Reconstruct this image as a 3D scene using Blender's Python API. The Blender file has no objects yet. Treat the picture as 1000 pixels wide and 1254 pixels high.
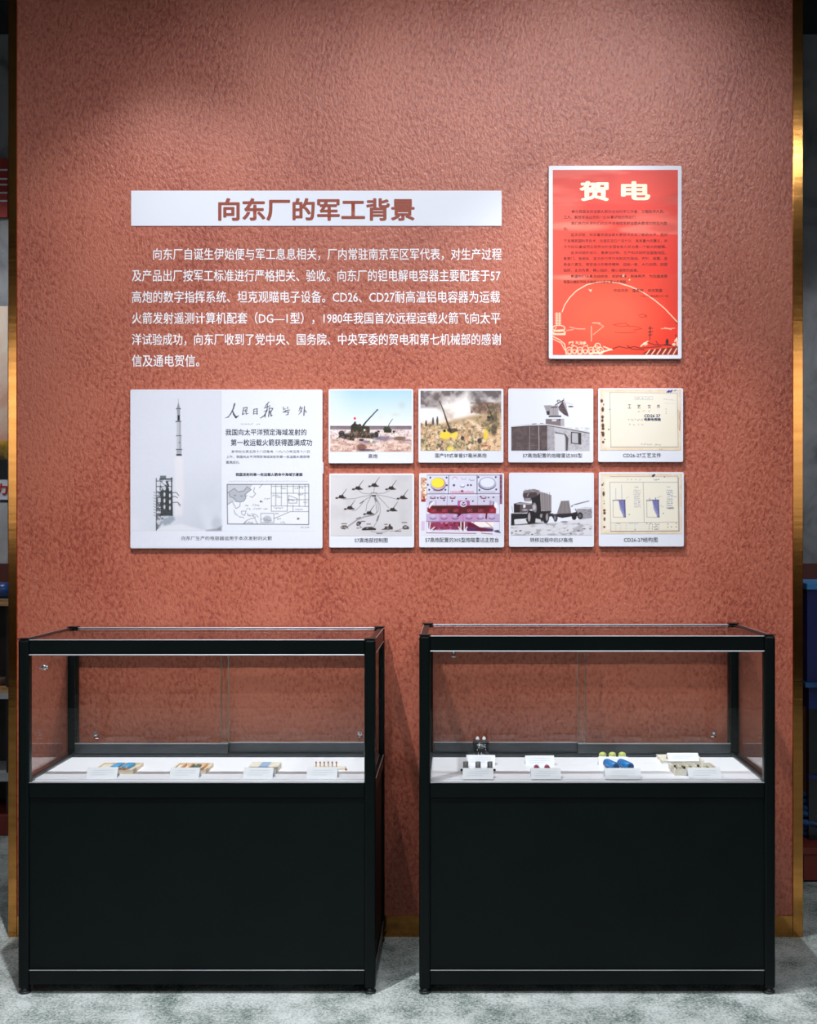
import bpy, bmesh, math, random
import numpy as np
from mathutils import Vector, Matrix

# ------------------------------------------------------------------ camera, world, lights
SC = bpy.context.scene
COL = SC.collection
F = 1508.0            # focal length in pixels of the 1000x1254 frame
CX, CY = 555.0, 655.0 # principal point
CAMH, CAMD = 1.553, 4.76
cam = bpy.data.cameras.new('camera')
cam_o = bpy.data.objects.new('camera', cam)
COL.objects.link(cam_o)
cam_o.location = (0, -CAMD, CAMH)
cam_o.rotation_euler = (math.radians(90), 0, 0)
cam.sensor_fit = 'VERTICAL'
cam.sensor_height = 36.0
cam.lens = 36.0 * F / 1254.0
cam.shift_x = (500 - CX) / 1254.0
cam.shift_y = (CY - 627) / 1254.0
cam.clip_end = 60
SC.camera = cam_o

SC.view_settings.view_transform = 'Standard'
SC.view_settings.look = 'None'
SC.view_settings.exposure = 0.0
SC.view_settings.gamma = 1.0
SC.view_settings.use_curve_mapping = False
SC.cycles.transparent_max_bounces = 32   # several glass panes stand one behind another

w = bpy.data.worlds.new('world')
SC.world = w
w.use_nodes = True
w.node_tree.nodes['Background'].inputs[0].default_value = (0.75, 0.85, 1.0, 1)
w.node_tree.nodes['Background'].inputs[1].default_value = 0.015


def spot(x, y, z, tx, ty, tz, power, size=80, blend=1.0, radius=0.04, col=(0.98, 0.97, 0.99)):
    l = bpy.data.lights.new('spot', 'SPOT')
    l.energy = power
    l.color = col
    l.spot_size = math.radians(size)
    l.spot_blend = blend
    l.shadow_soft_size = radius
    o = bpy.data.objects.new('spot', l)
    COL.objects.link(o)
    o.location = (x, y, z)
    o.rotation_euler = (Vector((tx, ty, tz)) - Vector((x, y, z))).to_track_quat('-Z', 'Y').to_euler()
    return o


def area(x, y, z, sx, sy, power, rot=(0, 0, 0), col=(0.9, 0.95, 1.0)):
    l = bpy.data.lights.new('area', 'AREA')
    l.shape = 'RECTANGLE'
    l.size, l.size_y = sx, sy
    l.energy = power
    l.color = col
    o = bpy.data.objects.new('area', l)
    COL.objects.link(o)
    o.location = (x, y, z)
    o.rotation_euler = rot
    return o


# two rows of track spotlights over the cases
DEG = 180 / math.pi
for lx, ly, lz, ax, az, half, pw in ((-1.3, -.8, 3.76, -0.788, 1.195, 0.751, 1.53), (0.02, -.8, 3.76, 1.642, 0.01, 0.352, 7.64), (1.2, -.8, 3.76, 0.196, 2.095, 0.355, 4.23),
                                     (-.95, -1.6, 4.05, -0.274, -1.881, 0.598, 10.97), (-.19, -1.6, 4.05, -0.80, 1.0, 0.953, 2.5), (.9, -1.6, 4.05, 0.157, 2.306, 0.77, 3.09)):
    spot(lx, ly, lz, ax, 0, az, pw * 35, 2 * half * DEG, radius=0.025)
# ceiling panels of the room behind the camera
area(-1.5, -3.9, 4.2, 1.8, 0.25, 55)
area(1.6, -3.9, 4.2, 1.8, 0.25, 55)
# wash on the opposite wall and on the bays behind the partition
spot(-4.2, -6.0, 4.1, -4.2, -7.5, 2.5, 950, 54, radius=0.1)
spot(3.6, -6.0, 4.1, 3.6, -7.5, 2.65, 820, 52, radius=0.1)
spot(-2.7, 0.9, 3.9, -2.5, 2.0, 1.7, 90, 80, radius=0.05)
spot(2.3, 0.9, 3.9, 2.1, 2.0, 1.2, 75, 62, radius=0.05)


# ------------------------------------------------------------------ materials
def lin(c):
    c = np.asarray(c, float) / 255.0
    return np.where(c <= 0.04045, c / 12.92, ((c + 0.055) / 1.055) ** 2.4)


def l4(c):
    return tuple(float(v) for v in lin(c)) + (1.0,)


def mat(name, rgb, rough=0.5, metal=0.0, spec=0.5):
    m = bpy.data.materials.new(name)
    m.use_nodes = True
    b = m.node_tree.nodes['Principled BSDF']
    b.inputs['Base Color'].default_value = l4(rgb)
    b.inputs['Roughness'].default_value = rough
    b.inputs['Metallic'].default_value = metal
    b.inputs['Specular IOR Level'].default_value = spec
    return m


def nd(m, t, **kw):
    n = m.node_tree.nodes.new(t)
    for k, v in kw.items():
        if k.startswith('i_'):
            n.inputs[k[2:].replace('_', ' ')].default_value = v
        else:
            setattr(n, k, v)
    return n


def lk(m, a, b):
    m.node_tree.links.new(a, b)


def ramp(m, stops, src):
    r = nd(m, 'ShaderNodeValToRGB')
    e = r.color_ramp.elements
    while len(e) < len(stops):
        e.new(0.5)
    for i, (p, c) in enumerate(stops):
        e[i].position = p
        e[i].color = l4(c)
    lk(m, src, r.inputs[0])
    return r


def noise_mat(name, stops, scale, rough=0.6, bump=0.0, detail=6, bscale=None, metal=0, dist=0.0, stretch=(1, 1, 1), bdist=0.01):
    m = mat(name, (128, 128, 128), rough, metal)
    b = m.node_tree.nodes['Principled BSDF']
    tc = nd(m, 'ShaderNodeTexCoord')
    mp = nd(m, 'ShaderNodeMapping')
    mp.inputs['Scale'].default_value = stretch
    lk(m, tc.outputs['Object'], mp.inputs[0])
    n = nd(m, 'ShaderNodeTexNoise', i_Scale=scale, i_Detail=detail, i_Distortion=dist)
    lk(m, mp.outputs[0], n.inputs['Vector'])
    r = ramp(m, stops, n.outputs['Fac'])
    lk(m, r.outputs[0], b.inputs['Base Color'])
    if bump:
        n2 = nd(m, 'ShaderNodeTexNoise', i_Scale=bscale or scale, i_Detail=5)
        lk(m, mp.outputs[0], n2.inputs['Vector'])
        bp = nd(m, 'ShaderNodeBump', i_Strength=bump, i_Distance=bdist)
        lk(m, n2.outputs['Fac'], bp.inputs['Height'])
        lk(m, bp.outputs[0], b.inputs['Normal'])
    return m


def wall_mat():
    m = mat('red_stucco_paper', (160, 88, 74), 0.33, 0, 0.65)
    b = m.node_tree.nodes['Principled BSDF']
    tc = nd(m, 'ShaderNodeTexCoord')
    mp = nd(m, 'ShaderNodeMapping')
    mp.inputs['Rotation'].default_value = (0, math.radians(-25), 0)
    mp.inputs['Scale'].default_value = (1.25, 1, 0.8)
    lk(m, tc.outputs['Object'], mp.inputs[0])
    big = nd(m, 'ShaderNodeTexNoise', i_Scale=2.2, i_Detail=4)
    mid = nd(m, 'ShaderNodeTexNoise', i_Scale=62, i_Detail=6, i_Distortion=0.2, i_Roughness=0.6)
    fine = nd(m, 'ShaderNodeTexNoise', i_Scale=110, i_Detail=3)
    for n in (big, mid, fine):
        lk(m, mp.outputs[0], n.inputs['Vector'])
    # height: plateau with dark pits
    add = nd(m, 'ShaderNodeMath', operation='MULTIPLY_ADD')
    lk(m, fine.outputs['Fac'], add.inputs[0]); add.inputs[1].default_value = 0.35
    lk(m, mid.outputs['Fac'], add.inputs[2])
    add2 = nd(m, 'ShaderNodeMath', operation='MULTIPLY_ADD')
    lk(m, big.outputs['Fac'], add2.inputs[0]); add2.inputs[1].default_value = 0.45
    lk(m, add.outputs[0], add2.inputs[2])
    r = ramp(m, [(0.74, (146, 66, 50)), (0.82, (166, 85, 65)), (0.90, (177, 96, 74)), (1.0, (186, 106, 84))], add2.outputs[0])
    lk(m, r.outputs[0], b.inputs['Base Color'])
    # vertical weave of the print substrate
    wv = nd(m, 'ShaderNodeTexWave', wave_type='BANDS', bands_direction='X', i_Scale=75.0)
    lk(m, tc.outputs['Object'], wv.inputs['Vector'])
    mh = nd(m, 'ShaderNodeMath', operation='MULTIPLY_ADD')
    lk(m, wv.outputs['Fac'], mh.inputs[0]); mh.inputs[1].default_value = 0.015
    lk(m, add.outputs[0], mh.inputs[2])
    bp = nd(m, 'ShaderNodeBump', i_Strength=0.6, i_Distance=0.007)
    lk(m, mh.outputs[0], bp.inputs['Height'])
    lk(m, bp.outputs[0], b.inputs['Normal'])
    return m


def glass_mat(name='clear_glass', tint=(0.97, 0.985, 0.98), refl=1.0):
    m = bpy.data.materials.new(name)
    m.use_nodes = True
    nt = m.node_tree
    nt.nodes.clear()
    out = nd(m, 'ShaderNodeOutputMaterial')
    tr = nd(m, 'ShaderNodeBsdfTransparent'); tr.inputs[0].default_value = tint + (1,)
    gl = nd(m, 'ShaderNodeBsdfGlossy'); gl.inputs['Roughness'].default_value = 0.0
    fr = nd(m, 'ShaderNodeFresnel', i_IOR=1.5)
    # a pane does not bend the ray here, so its rear face gets the same reflectance as its front face
    ge = nd(m, 'ShaderNodeNewGeometry')
    io = nd(m, 'ShaderNodeMapRange')
    io.inputs['To Min'].default_value = 1.5
    io.inputs['To Max'].default_value = 1 / 1.5
    lk(m, ge.outputs['Backfacing'], io.inputs['Value'])
    lk(m, io.outputs[0], fr.inputs['IOR'])
    ml = nd(m, 'ShaderNodeMath', operation='MULTIPLY'); ml.inputs[1].default_value = refl
    lk(m, fr.outputs[0], ml.inputs[0])
    mx = nd(m, 'ShaderNodeMixShader')
    lk(m, ml.outputs[0], mx.inputs[0]); lk(m, tr.outputs[0], mx.inputs[1]); lk(m, gl.outputs[0], mx.inputs[2])
    lk(m, mx.outputs[0], out.inputs[0])
    return m


def vc_mat(name, rough=0.45):
    m = mat(name, (255, 255, 255), rough)
    a = nd(m, 'ShaderNodeVertexColor', layer_name='print')
    lk(m, a.outputs['Color'], m.node_tree.nodes['Principled BSDF'].inputs['Base Color'])
    return m


M = {}
M['wall'] = wall_mat()
M['bronze'] = noise_mat('brushed_bronze', [(0.3, (178, 122, 62)), (0.7, (200, 142, 78))], 3, 0.13, 0.02, metal=1.0, stretch=(1, 1, 12))
M['black'] = noise_mat('black_aluminium', [(0.3, (8, 15, 15)), (0.7, (10, 18, 18))], 8, 0.35, 0.02, bscale=160, bdist=0.001)
M['panel'] = noise_mat('black_panel', [(0.3, (7, 15, 15)), (0.7, (10, 19, 19))], 5, 0.45, 0.02, bscale=120, bdist=0.001)
M['lip'] = mat('bare_aluminium', (190, 192, 198), 0.42, 0.9)
M['track'] = mat('dark_grey_track', (70, 74, 78), 0.3, 0.6)
M['glass'] = glass_mat()
M['edge'] = mat('glass_edge', (96, 106, 96), 0.3)
M['chrome'] = mat('chrome', (220, 222, 225), 0.15, 1.0)
M['board'] = mat('white_board', (222, 225, 236), 0.45)
M['shelf_white'] = mat('white_shelf', (236, 237, 244), 0.6)
M['ink'] = mat('black_ink', (38, 38, 44), 0.5)
M['ink_grey'] = mat('grey_ink', (110, 112, 120), 0.5)
M['ink_red'] = mat('red_ink', (190, 40, 30), 0.5)
M['ink_darkred'] = mat('dark_red_ink', (96, 12, 8), 0.5)
M['ink_white'] = mat('white_ink', (240, 240, 246), 0.5)
M['ink_cream'] = mat('cream_ink', (240, 226, 196), 0.5)
M['ink_blue'] = mat('blue_ink', (30, 34, 90), 0.5)
M['title_red'] = mat('title_brown', (148, 68, 48), 0.5)
M['strip'] = mat('title_strip_white', (226, 231, 243), 0.5)
M['photo'] = vc_mat('photo_print')
M['card'] = mat('paper_card', (235, 236, 242), 0.6)
M['wood'] = noise_mat('pale_wood', [(0.3, (226, 206, 178)), (0.7, (238, 224, 204))], 30, 0.6, stretch=(1, 6, 1))
M['orange_wood'] = mat('orange_wood', (214, 160, 112), 0.6)
M['blue_film'] = mat('blue_plastic', (28, 132, 205), 0.35)
M['blue_dark'] = mat('dark_end', (16, 60, 110), 0.4)
M['green_bits'] = mat('olive_parts', (92, 98, 74), 0.4)
M['cream'] = noise_mat('cream_card', [(0.35, (216, 208, 190)), (0.65, (236, 230, 216))], 60, 0.6)
M['gold'] = mat('gold_pin', (205, 140, 70), 0.3, 0.8)
M['red_plastic'] = mat('red_plastic', (200, 50, 60), 0.3)
M['grey_can'] = mat('grey_can', (150, 150, 152), 0.3, 0.6)
M['lime'] = mat('lime_plastic', (190, 200, 110), 0.4)
M['black_plastic'] = mat('black_plastic', (24, 26, 30), 0.25)
M['silver_label'] = mat('silver_print', (190, 194, 204), 0.3)
M['floor'] = None


for k in ('panel', 'black'):
    M[k].node_tree.nodes['Principled BSDF'].inputs['Specular IOR Level'].default_value = 0.16

# ------------------------------------------------------------------ mesh helpers
def box(bm, x0, x1, y0, y1, z0, z1, bev=0.0):
    r = bmesh.ops.create_cube(bm, size=1.0)
    vs = r['verts']
    for v in vs:
        v.co = Vector((x0 + (v.co.x + .5) * (x1 - x0), y0 + (v.co.y + .5) * (y1 - y0), z0 + (v.co.z + .5) * (z1 - z0)))
    if bev:
        es = {e for v in vs for e in v.link_edges}
        bmesh.ops.bevel(bm, geom=list(es), offset=bev, segments=2, profile=0.5, affect='EDGES')
    return bm


def cyl(bm, c, r, h, axis='Z', seg=20, r2=None):
    rot = {'Z': Matrix(), 'Y': Matrix.Rotation(math.radians(90), 4, 'X'), 'X': Matrix.Rotation(math.radians(90), 4, 'Y')}[axis]
    bmesh.ops.create_cone(bm, cap_ends=True, segments=seg, radius1=r, radius2=r if r2 is None else r2, depth=h, matrix=Matrix.Translation(c) @ rot)
    return bm


def NB():
    return bmesh.new()


def obj(name, bm, m, parent=None, smooth=False):
    me = bpy.data.meshes.new(name)
    if isinstance(bm, bmesh.types.BMesh):
        bmesh.ops.recalc_face_normals(bm, faces=bm.faces)
        if smooth:
            for f in bm.faces:
                f.smooth = len(f.verts) == 4
        bm.to_mesh(me)
        bm.free()
    else:
        me = bm
        me.name = name
    if m and not me.materials:
        me.materials.append(m)
    o = bpy.data.objects.new(name, me)
    COL.objects.link(o)
    if parent:
        o.parent = parent
        o.matrix_parent_inverse = Matrix.Translation(-parent_loc(parent))
    return o


def parent_loc(p):
    v = Vector((0, 0, 0))
    while p:
        v = v + p.location
        p = p.parent
    return v


def tag(o, label, cat, group=None):
    o['label'] = label
    o['category'] = cat
    if group:
        o['group'] = group
    return o


def thing(name, label, cat, loc=(0, 0, 0), group=None, rz=0):
    o = bpy.data.objects.new(name, None)
    COL.objects.link(o)
    o.location = loc
    o.rotation_euler = (0, 0, rz)
    o.empty_display_size = 0.05
    return tag(o, label, cat, group)


def child(name, bm, m, p, smooth=False):
    """bm in the parent's own coordinates"""
    o = obj(name, bm, m, None, smooth)
    o.parent = p
    return o


def struct(o):
    o['kind'] = 'structure'
    return o


def P(px, py, D):
    return ((px - CX) * D / F, D - CAMD, CAMH - (py - CY) * D / F)


def wx(px, D=CAMD):
    return (px - CX) * D / F


def wz(py, D=CAMD):
    return CAMH - (py - CY) * D / F


# ------------------------------------------------------------------ room shell
CEIL = 4.3
fm = mat('grey_mottled_floor', (150, 160, 155), 0.62)
b = fm.node_tree.nodes['Principled BSDF']
tc = nd(fm, 'ShaderNodeTexCoord')
mp = nd(fm, 'ShaderNodeMapping'); mp.inputs['Scale'].default_value = (1, 0.8, 1)
lk(fm, tc.outputs['Object'], mp.inputs[0])
n1 = nd(fm, 'ShaderNodeTexNoise', i_Scale=5.0, i_Detail=9, i_Roughness=0.72, i_Distortion=0.15)
n2 = nd(fm, 'ShaderNodeTexNoise', i_Scale=105, i_Detail=4, i_Roughness=0.85)
lk(fm, mp.outputs[0], n1.inputs['Vector']); lk(fm, mp.outputs[0], n2.inputs['Vector'])
mm = nd(fm, 'ShaderNodeMath', operation='MULTIPLY_ADD')
lk(fm, n2.outputs['Fac'], mm.inputs[0]); mm.inputs[1].default_value = 1.1; lk(fm, n1.outputs['Fac'], mm.inputs[2])
ms = nd(fm, 'ShaderNodeMath', operation='SUBTRACT'); lk(fm, mm.outputs[0], ms.inputs[0]); ms.inputs[1].default_value = 0.5
r = ramp(fm, [(0.30, (60, 78, 72)), (0.44, (128, 143, 138)), (0.56, (186, 197, 194)), (0.72, (222, 229, 227))], ms.outputs[0])
lk(fm, r.outputs[0], b.inputs['Base Color'])
bp = nd(fm, 'ShaderNodeBump', i_Strength=0.5, i_Distance=0.003)
lk(fm, n2.outputs['Fac'], bp.inputs['Height']); lk(fm, bp.outputs[0], b.inputs['Normal'])
struct(obj('floor', box(NB(), -6, 6, -7.6, 2.3, -0.1, 0), fm))
M['dark_ceiling'] = noise_mat('dark_ceiling', [(0.3, (34, 36, 38)), (0.7, (42, 44, 46))], 5, 0.8)
struct(obj('ceiling', box(NB(), -6, 6, -7.6, 2.3, CEIL, CEIL + 0.1), M['dark_ceiling']))
M['grey_wall'] = noise_mat('grey_concrete_paper', [(0.3, (96, 100, 104)), (0.48, (140, 144, 148)), (0.7, (160, 163, 166))], 5, 0.7, 0.1, detail=9, dist=0.6)
M['dado'] = mat('dark_red_dado', (92, 46, 42), 0.5)
M['pale_wall'] = noise_mat('pale_wall', [(0.3, (205, 205, 205)), (0.7, (220, 220, 220))], 4, 0.7)
M['dark_wall'] = noise_mat('dark_wall', [(0.3, (50, 44, 44)), (0.7, (60, 52, 52))], 4, 0.6)
struct(obj('wall_back', box(NB(), -6, 6, 2.0, 2.3, 0, CEIL), M['grey_wall']))
struct(obj('trim_1', box(NB(), -6, 6, 1.975, 2.0, 0, wz(690, 6.75)), M['dado']))
struct(obj('wall_left', box(NB(), -6.2, -6, -7.6, 2.3, 0, CEIL), M['dark_wall']))
struct(obj('wall_right', box(NB(), 6, 6.2, -7.6, 2.3, 0, CEIL), M['dark_wall']))
struct(obj('wall_front', box(NB(), -6, 6, -7.8, -7.5, 0, CEIL), M['pale_wall']))
struct(obj('trim_2', box(NB(), -6, 6, -7.5, -7.44, 0, 1.62), M['dark_wall']))

# red partition with bronze edging
XL, XR = wx(20.5), wx(970)
partition = struct(obj('wall_partition', box(NB(), XL, XR, 0, 0.30, 0, CEIL), M['wall']))
tl = obj('trim_3', box(NB(), wx(10, 4.752), wx(20.5, 4.752), -0.008, 0.30, 0, CEIL, 0.0015), M['bronze']); struct(tl)
tr = obj('trim_4', box(NB(), wx(970.5, 4.752), wx(983, 4.752), -0.008, 0.30, 0, CEIL, 0.0015), M['bronze']); struct(tr)
struct(obj('baseboard_back', box(NB(), XL, XR, -0.005, 0.0, 0, wz(1121), 0.0012), M['bronze']))

# ------------------------------------------------------------------ lettering
_pend = []


def embolden(me, d, n=8):
    """thicken flat glyphs by overlaying shifted copies"""
    nv = len(me.vertices)
    co = np.empty(nv * 3, np.float32); me.vertices.foreach_get('co', co); co = co.reshape(-1, 3)
    me.calc_loop_triangles()
    tr_ = np.empty(len(me.loop_triangles) * 3, np.int32); me.loop_triangles.foreach_get('vertices', tr_); tr_ = tr_.reshape(-1, 3)
    cs, ts = [], []
    for k in range(n):
        a = 2 * math.pi * (k + .5) / n
        cs.append(co + np.array([math.cos(a) * d, math.sin(a) * d, -4e-5 * k], np.float32)); ts.append(tr_ + nv * k)
    V, T = np.concatenate(cs), np.concatenate(ts)
    m2 = bpy.data.meshes.new('t')
    m2.vertices.add(len(V)); m2.vertices.foreach_set('co', V.ravel())
    m2.loops.add(T.size); m2.loops.foreach_set('vertex_index', T.ravel())
    m2.polygons.add(len(T)); m2.polygons.foreach_set('loop_start', np.arange(0, T.size, 3, dtype=np.int32))
    m2.update(calc_edges=True)
    bpy.data.meshes.remove(me)
    return m2


def glyphs(body, offset=0.0, res=2):
    c = bpy.data.curves.new('t', 'FONT')
    c.body = body
    c.size = 1.0
    c.resolution_u = res
    o = bpy.data.objects.new('t', c)
    COL.objects.link(o)
    bpy.context.view_layer.update()
    dg = bpy.context.evaluated_depsgraph_get()
    me = bpy.data.meshes.new_from_object(o.evaluated_get(dg))
    bpy.data.objects.remove(o)
    bpy.data.curves.remove(c)
    me.materials.clear()
    if offset:
        me = embolden(me, offset, 8 if offset > 0.015 else 4)
    return me


def text(name, body, px0, px1, py0, py1, D, m, parent, offset=0.0, res=2, merge=None, fit_y=True, shear=0.0):
    """glyph mesh filling the pixel box (px0..px1, py0..py1) on the plane at distance D"""
    me = glyphs(body, offset, res)
    n = len(me.vertices)
    co = np.empty(n * 3, np.float32)
    me.vertices.foreach_get('co', co)
    co = co.reshape(-1, 3)
    mn, mx = co.min(0), co.max(0)
    X0, X1 = wx(px0, D), wx(px1, D)
    Z0, Z1 = wz(py1, D), wz(py0, D)
    out = np.empty_like(co)
    sx = (X1 - X0) / (mx[0] - mn[0])
    if fit_y:
        sz = (Z1 - Z0) / (mx[1] - mn[1]); out[:, 2] = Z0 + (co[:, 1] - mn[1]) * sz
    else:
        sz = (Z1 - Z0)   # full em box height of a CJK glyph: about -0.12 .. 0.85
        out[:, 2] = Z0 + (co[:, 1] + 0.09) * sz
    out[:, 0] = X0 + (co[:, 0] - mn[0]) * sx + shear * (out[:, 2] - Z0)
    out[:, 1] = D - CAMD - co[:, 2]
    if parent is not None:
        pl = parent_loc(parent)
        out -= np.array(pl, np.float32)
    me.vertices.foreach_set('co', out.astype(np.float32).ravel())
    me.update()
    if name is None:
        return me
    o = obj(name, me, m)
    if len(body) > 1:
        o['kind'] = 'stuff'     # rows of small printed characters
    if parent is not None:
        o.parent = parent
    return o


# title strip
DW = CAMD
t = thing('title_strip', 'long white title strip with brown heading across the red wall', 'sign', (wx(387), 0, wz(277)))
x0, x1 = wx(160.5, DW - .003) - t.location.x, wx(614, DW - .003) - t.location.x
child('strip_board', box(NB(), x0, x1, -0.003, 0, wz(276.5, DW - .003) - t.location.z, wz(233.5, DW - .003) - t.location.z), M['strip'], t)
text('lettering', '向东厂的军工背景', 267, 507.5, 242.5, 270.5, DW - 0.0036, M['title_red'], t, 0.032, 3)

# body text
lines = ['向东厂自诞生伊始便与军工息息相关，厂内常驻南京军区军代表，对生产过程',
         '及产品出厂按军工标准进行严格把关、验收。向东厂的钽电解电容器主要配套于57',
         '高炮的数字指挥系统、坦克观瞄电子设备。CD26、CD27耐高温铝电容器为运载',
         '火箭发射遥测计算机配套（DG—1型），1980年我国首次远程运载火箭飞向太平',
         '洋试验成功，向东厂收到了党中央、国务院、中央军委的贺电和第七机械部的感谢',
         '信及通电贺信。']
xs = [(187.5, 614), (161.5, 612.5), (161.5, 612), (161.5, 612.5), (161.5, 613.5), (161.5, 244)]
t = thing('wall_text', 'six-line white paragraph printed on the red wall below the title strip', 'wall text', (wx(387), 0, wz(450)))
for i, (s, (a, b_)) in enumerate(zip(lines, xs)):
    yc = 311.5 + i * 26.1
    text('text_line', s, a, b_, yc - 7.6, yc + 7.2, DW - 0.0006, M['ink_white'], t, 0.009, 2)


# ------------------------------------------------------------------ printed pictures
class Canvas:
    """paints a picture into the colours of a fine grid; coordinates are those of a zoomed study view"""
    def __init__(s, px0, py0, px1, py1, dens, bg, ox=0, oy=0, sc=1.0):
        s.px = (px0, py0, px1, py1)
        s.nx = int((px1 - px0) * dens) + 1
        s.ny = int((py1 - py0) * dens) + 1
        gx = np.linspace(px0, px1, s.nx); gy = np.linspace(py0, py1, s.ny)
        PX, PY = np.meshgrid(gx, gy)
        s.X, s.Y = (PX - ox) * sc, (PY - oy) * sc
        s.aa = sc / dens
        s.C = np.empty((s.ny, s.nx, 3)); s.C[:] = lin(bg)
        s.rng = np.random.default_rng(int(px0 * 7 + py0))

    def mix(s, a, col):
        s.C += (lin(col) - s.C) * np.clip(a, 0, 1)[..., None]

    def ell(s, cx, cy, rx, ry, col, a=1.0, soft=None):
        d = np.sqrt(((s.X - cx) / rx) ** 2 + ((s.Y - cy) / ry) ** 2)
        w = (soft if soft is not None else s.aa / max(min(rx, ry), 1e-6))
        s.mix(a * np.clip((1 - d) / max(w, 1e-3) + 0.5, 0, 1), col)

    def ring(s, cx, cy, rx, ry, w, col, a=1.0, a0=None, a1=None):
        n = 40; a0 = 0 if a0 is None else a0; a1 = 360 if a1 is None else a1
        pts = [(cx + rx * math.cos(math.radians(a0 + (a1 - a0) * i / n)), cy + ry * math.sin(math.radians(a0 + (a1 - a0) * i / n))) for i in range(n + 1)]
        s.line(pts, w, col, a)

    def _seg(s, x0, y0, x1, y1, sl):
        X, Y = s.X[sl], s.Y[sl]
        dx, dy = x1 - x0, y1 - y0
        L = dx * dx + dy * dy + 1e-9
        t = np.clip(((X - x0) * dx + (Y - y0) * dy) / L, 0, 1)
        return np.hypot(X - x0 - t * dx, Y - y0 - t * dy), t

    def _win(s, x0, y0, x1, y1, pad):
        X, Y = s.X[0], s.Y[:, 0]
        ia, ib = np.searchsorted(X, [min(x0, x1) - pad, max(x0, x1) + pad])
        ja, jb = np.searchsorted(Y, [min(y0, y1) - pad, max(y0, y1) + pad])
        return (slice(ja, max(jb, ja)), slice(ia, max(ib, ia)))

    def line(s, pts, w, col, a=1.0, w2=None):
        n = len(pts) - 1
        w = max(w, s.aa * .7)
        A = np.zeros((s.ny, s.nx))
        for i in range(n):
            (x0, y0), (x1, y1) = pts[i], pts[i + 1]
            wa = w if w2 is None else w + (w2 - w) * i / n
            wb = w if w2 is None else w + (w2 - w) * (i + 1) / n
            sl = s._win(x0, y0, x1, y1, max(wa, wb) + s.aa * 2)
            if A[sl].size == 0:
                continue
            d, t = s._seg(x0, y0, x1, y1, sl)
            ww = wa + (wb - wa) * t
            A[sl] = np.maximum(A[sl], np.clip((ww / 2 - d) / s.aa + 0.5, 0, 1))
        s.mix(A * a, col)

    def poly(s, pts, col, a=1.0, soft=None):
        xs_, ys_ = [p[0] for p in pts], [p[1] for p in pts]
        pad = (soft or s.aa) * 1.5
        sl = s._win(min(xs_), min(ys_), max(xs_), max(ys_), pad)
        X, Y = s.X[sl], s.Y[sl]
        if X.size == 0:
            return
        ins = np.zeros(X.shape, bool); dm = np.full(X.shape, 1e9)
        for i in range(len(pts)):
            (x0, y0), (x1, y1) = pts[i], pts[(i + 1) % len(pts)]
            c = ((y0 > Y) != (y1 > Y)) & (X < (x1 - x0) * (Y - y0) / ((y1 - y0) or 1e-9) + x0)
            ins ^= c
            dm = np.minimum(dm, s._seg(x0, y0, x1, y1, sl)[0])
        d = np.where(ins, dm, -dm)
        A = np.zeros((s.ny, s.nx)); A[sl] = np.clip(d / (soft or s.aa) + 0.5, 0, 1)
        s.mix(A * a, col)

    def rect(s, x0, y0, x1, y1, col, a=1.0, soft=None):
        s.poly([(x0, y0), (x1, y0), (x1, y1), (x0, y1)], col, a, soft)

    def noise(s, size, seed=0, octv=3, sx=1.0, sy=1.0):
        out = np.zeros((s.ny, s.nx)); amp, tot = 1.0, 0
        for k in range(octv):
            q = size / 2 ** k
            U, V = s.X / q / sx, s.Y / q / sy
            U = U - U.min(); V = V - V.min()
            g = np.random.default_rng(seed + k).random((int(V.max()) + 3, int(U.max()) + 3))
            i, j = V.astype(int), U.astype(int)
            fy, fx = V - i, U - j
            fy = fy * fy * (3 - 2 * fy); fx = fx * fx * (3 - 2 * fx)
            out += amp * ((g[i, j] * (1 - fx) + g[i, j + 1] * fx) * (1 - fy) + (g[i + 1, j] * (1 - fx) + g[i + 1, j + 1] * fx) * fy)
            tot += amp; amp *= 0.55
        return out / tot

    def grad(s, y0, c0, y1, c1):
        t = np.clip((s.Y - y0) / (y1 - y0), 0, 1)[..., None]
        m_ = ((s.Y >= y0) & (s.Y <= y1))[..., None]
        s.C = np.where(m_, lin(c0) * (1 - t) + lin(c1) * t, s.C)

    def region(s, y0, y1, x0=-1e9, x1=1e9):
        return ((s.Y >= y0) & (s.Y <= y1) & (s.X >= x0) & (s.X <= x1)).astype(float)

    def scribble(s, x0, y0, x1, y1, n, size, col, a=0.8, seed=1):
        """small illegible marks standing in rows"""
        r_ = random.Random(seed)
        for i in range(n):
            x = x0 + (x1 - x0) * (i + 0.5) / n; y = y0 + (y1 - y0) * (i + 0.5) / n
            for k in range(3):
                a1_, b1_ = x + r_.uniform(-.5, .5) * size, y + r_.uniform(-.5, .5) * size
                s.line([(a1_, b1_), (a1_ + r_.uniform(-.5, .5) * size, b1_ + r_.uniform(-.3, .3) * size)], size * 0.2, col, a)

    def build(s, name, D, parent):
        px0, py0, px1, py1 = s.px
        gx = wx(np.linspace(px0, px1, s.nx), D); gz = wz(np.linspace(py0, py1, s.ny), D)
        GX, GZ = np.meshgrid(gx, gz)
        co = np.stack([GX, np.full_like(GX, D - CAMD), GZ], -1).reshape(-1, 3)
        co = co - np.array(parent_loc(parent))
        idx = np.arange(s.nx * s.ny).reshape(s.ny, s.nx)
        f = np.stack([idx[1:, :-1], idx[1:, 1:], idx[:-1, 1:], idx[:-1, :-1]], -1).reshape(-1, 4)
        me = bpy.data.meshes.new(name)
        me.vertices.add(len(co)); me.vertices.foreach_set('co', co.astype(np.float32).ravel())
        me.loops.add(f.size); me.loops.foreach_set('vertex_index', f.astype(np.int32).ravel())
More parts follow.
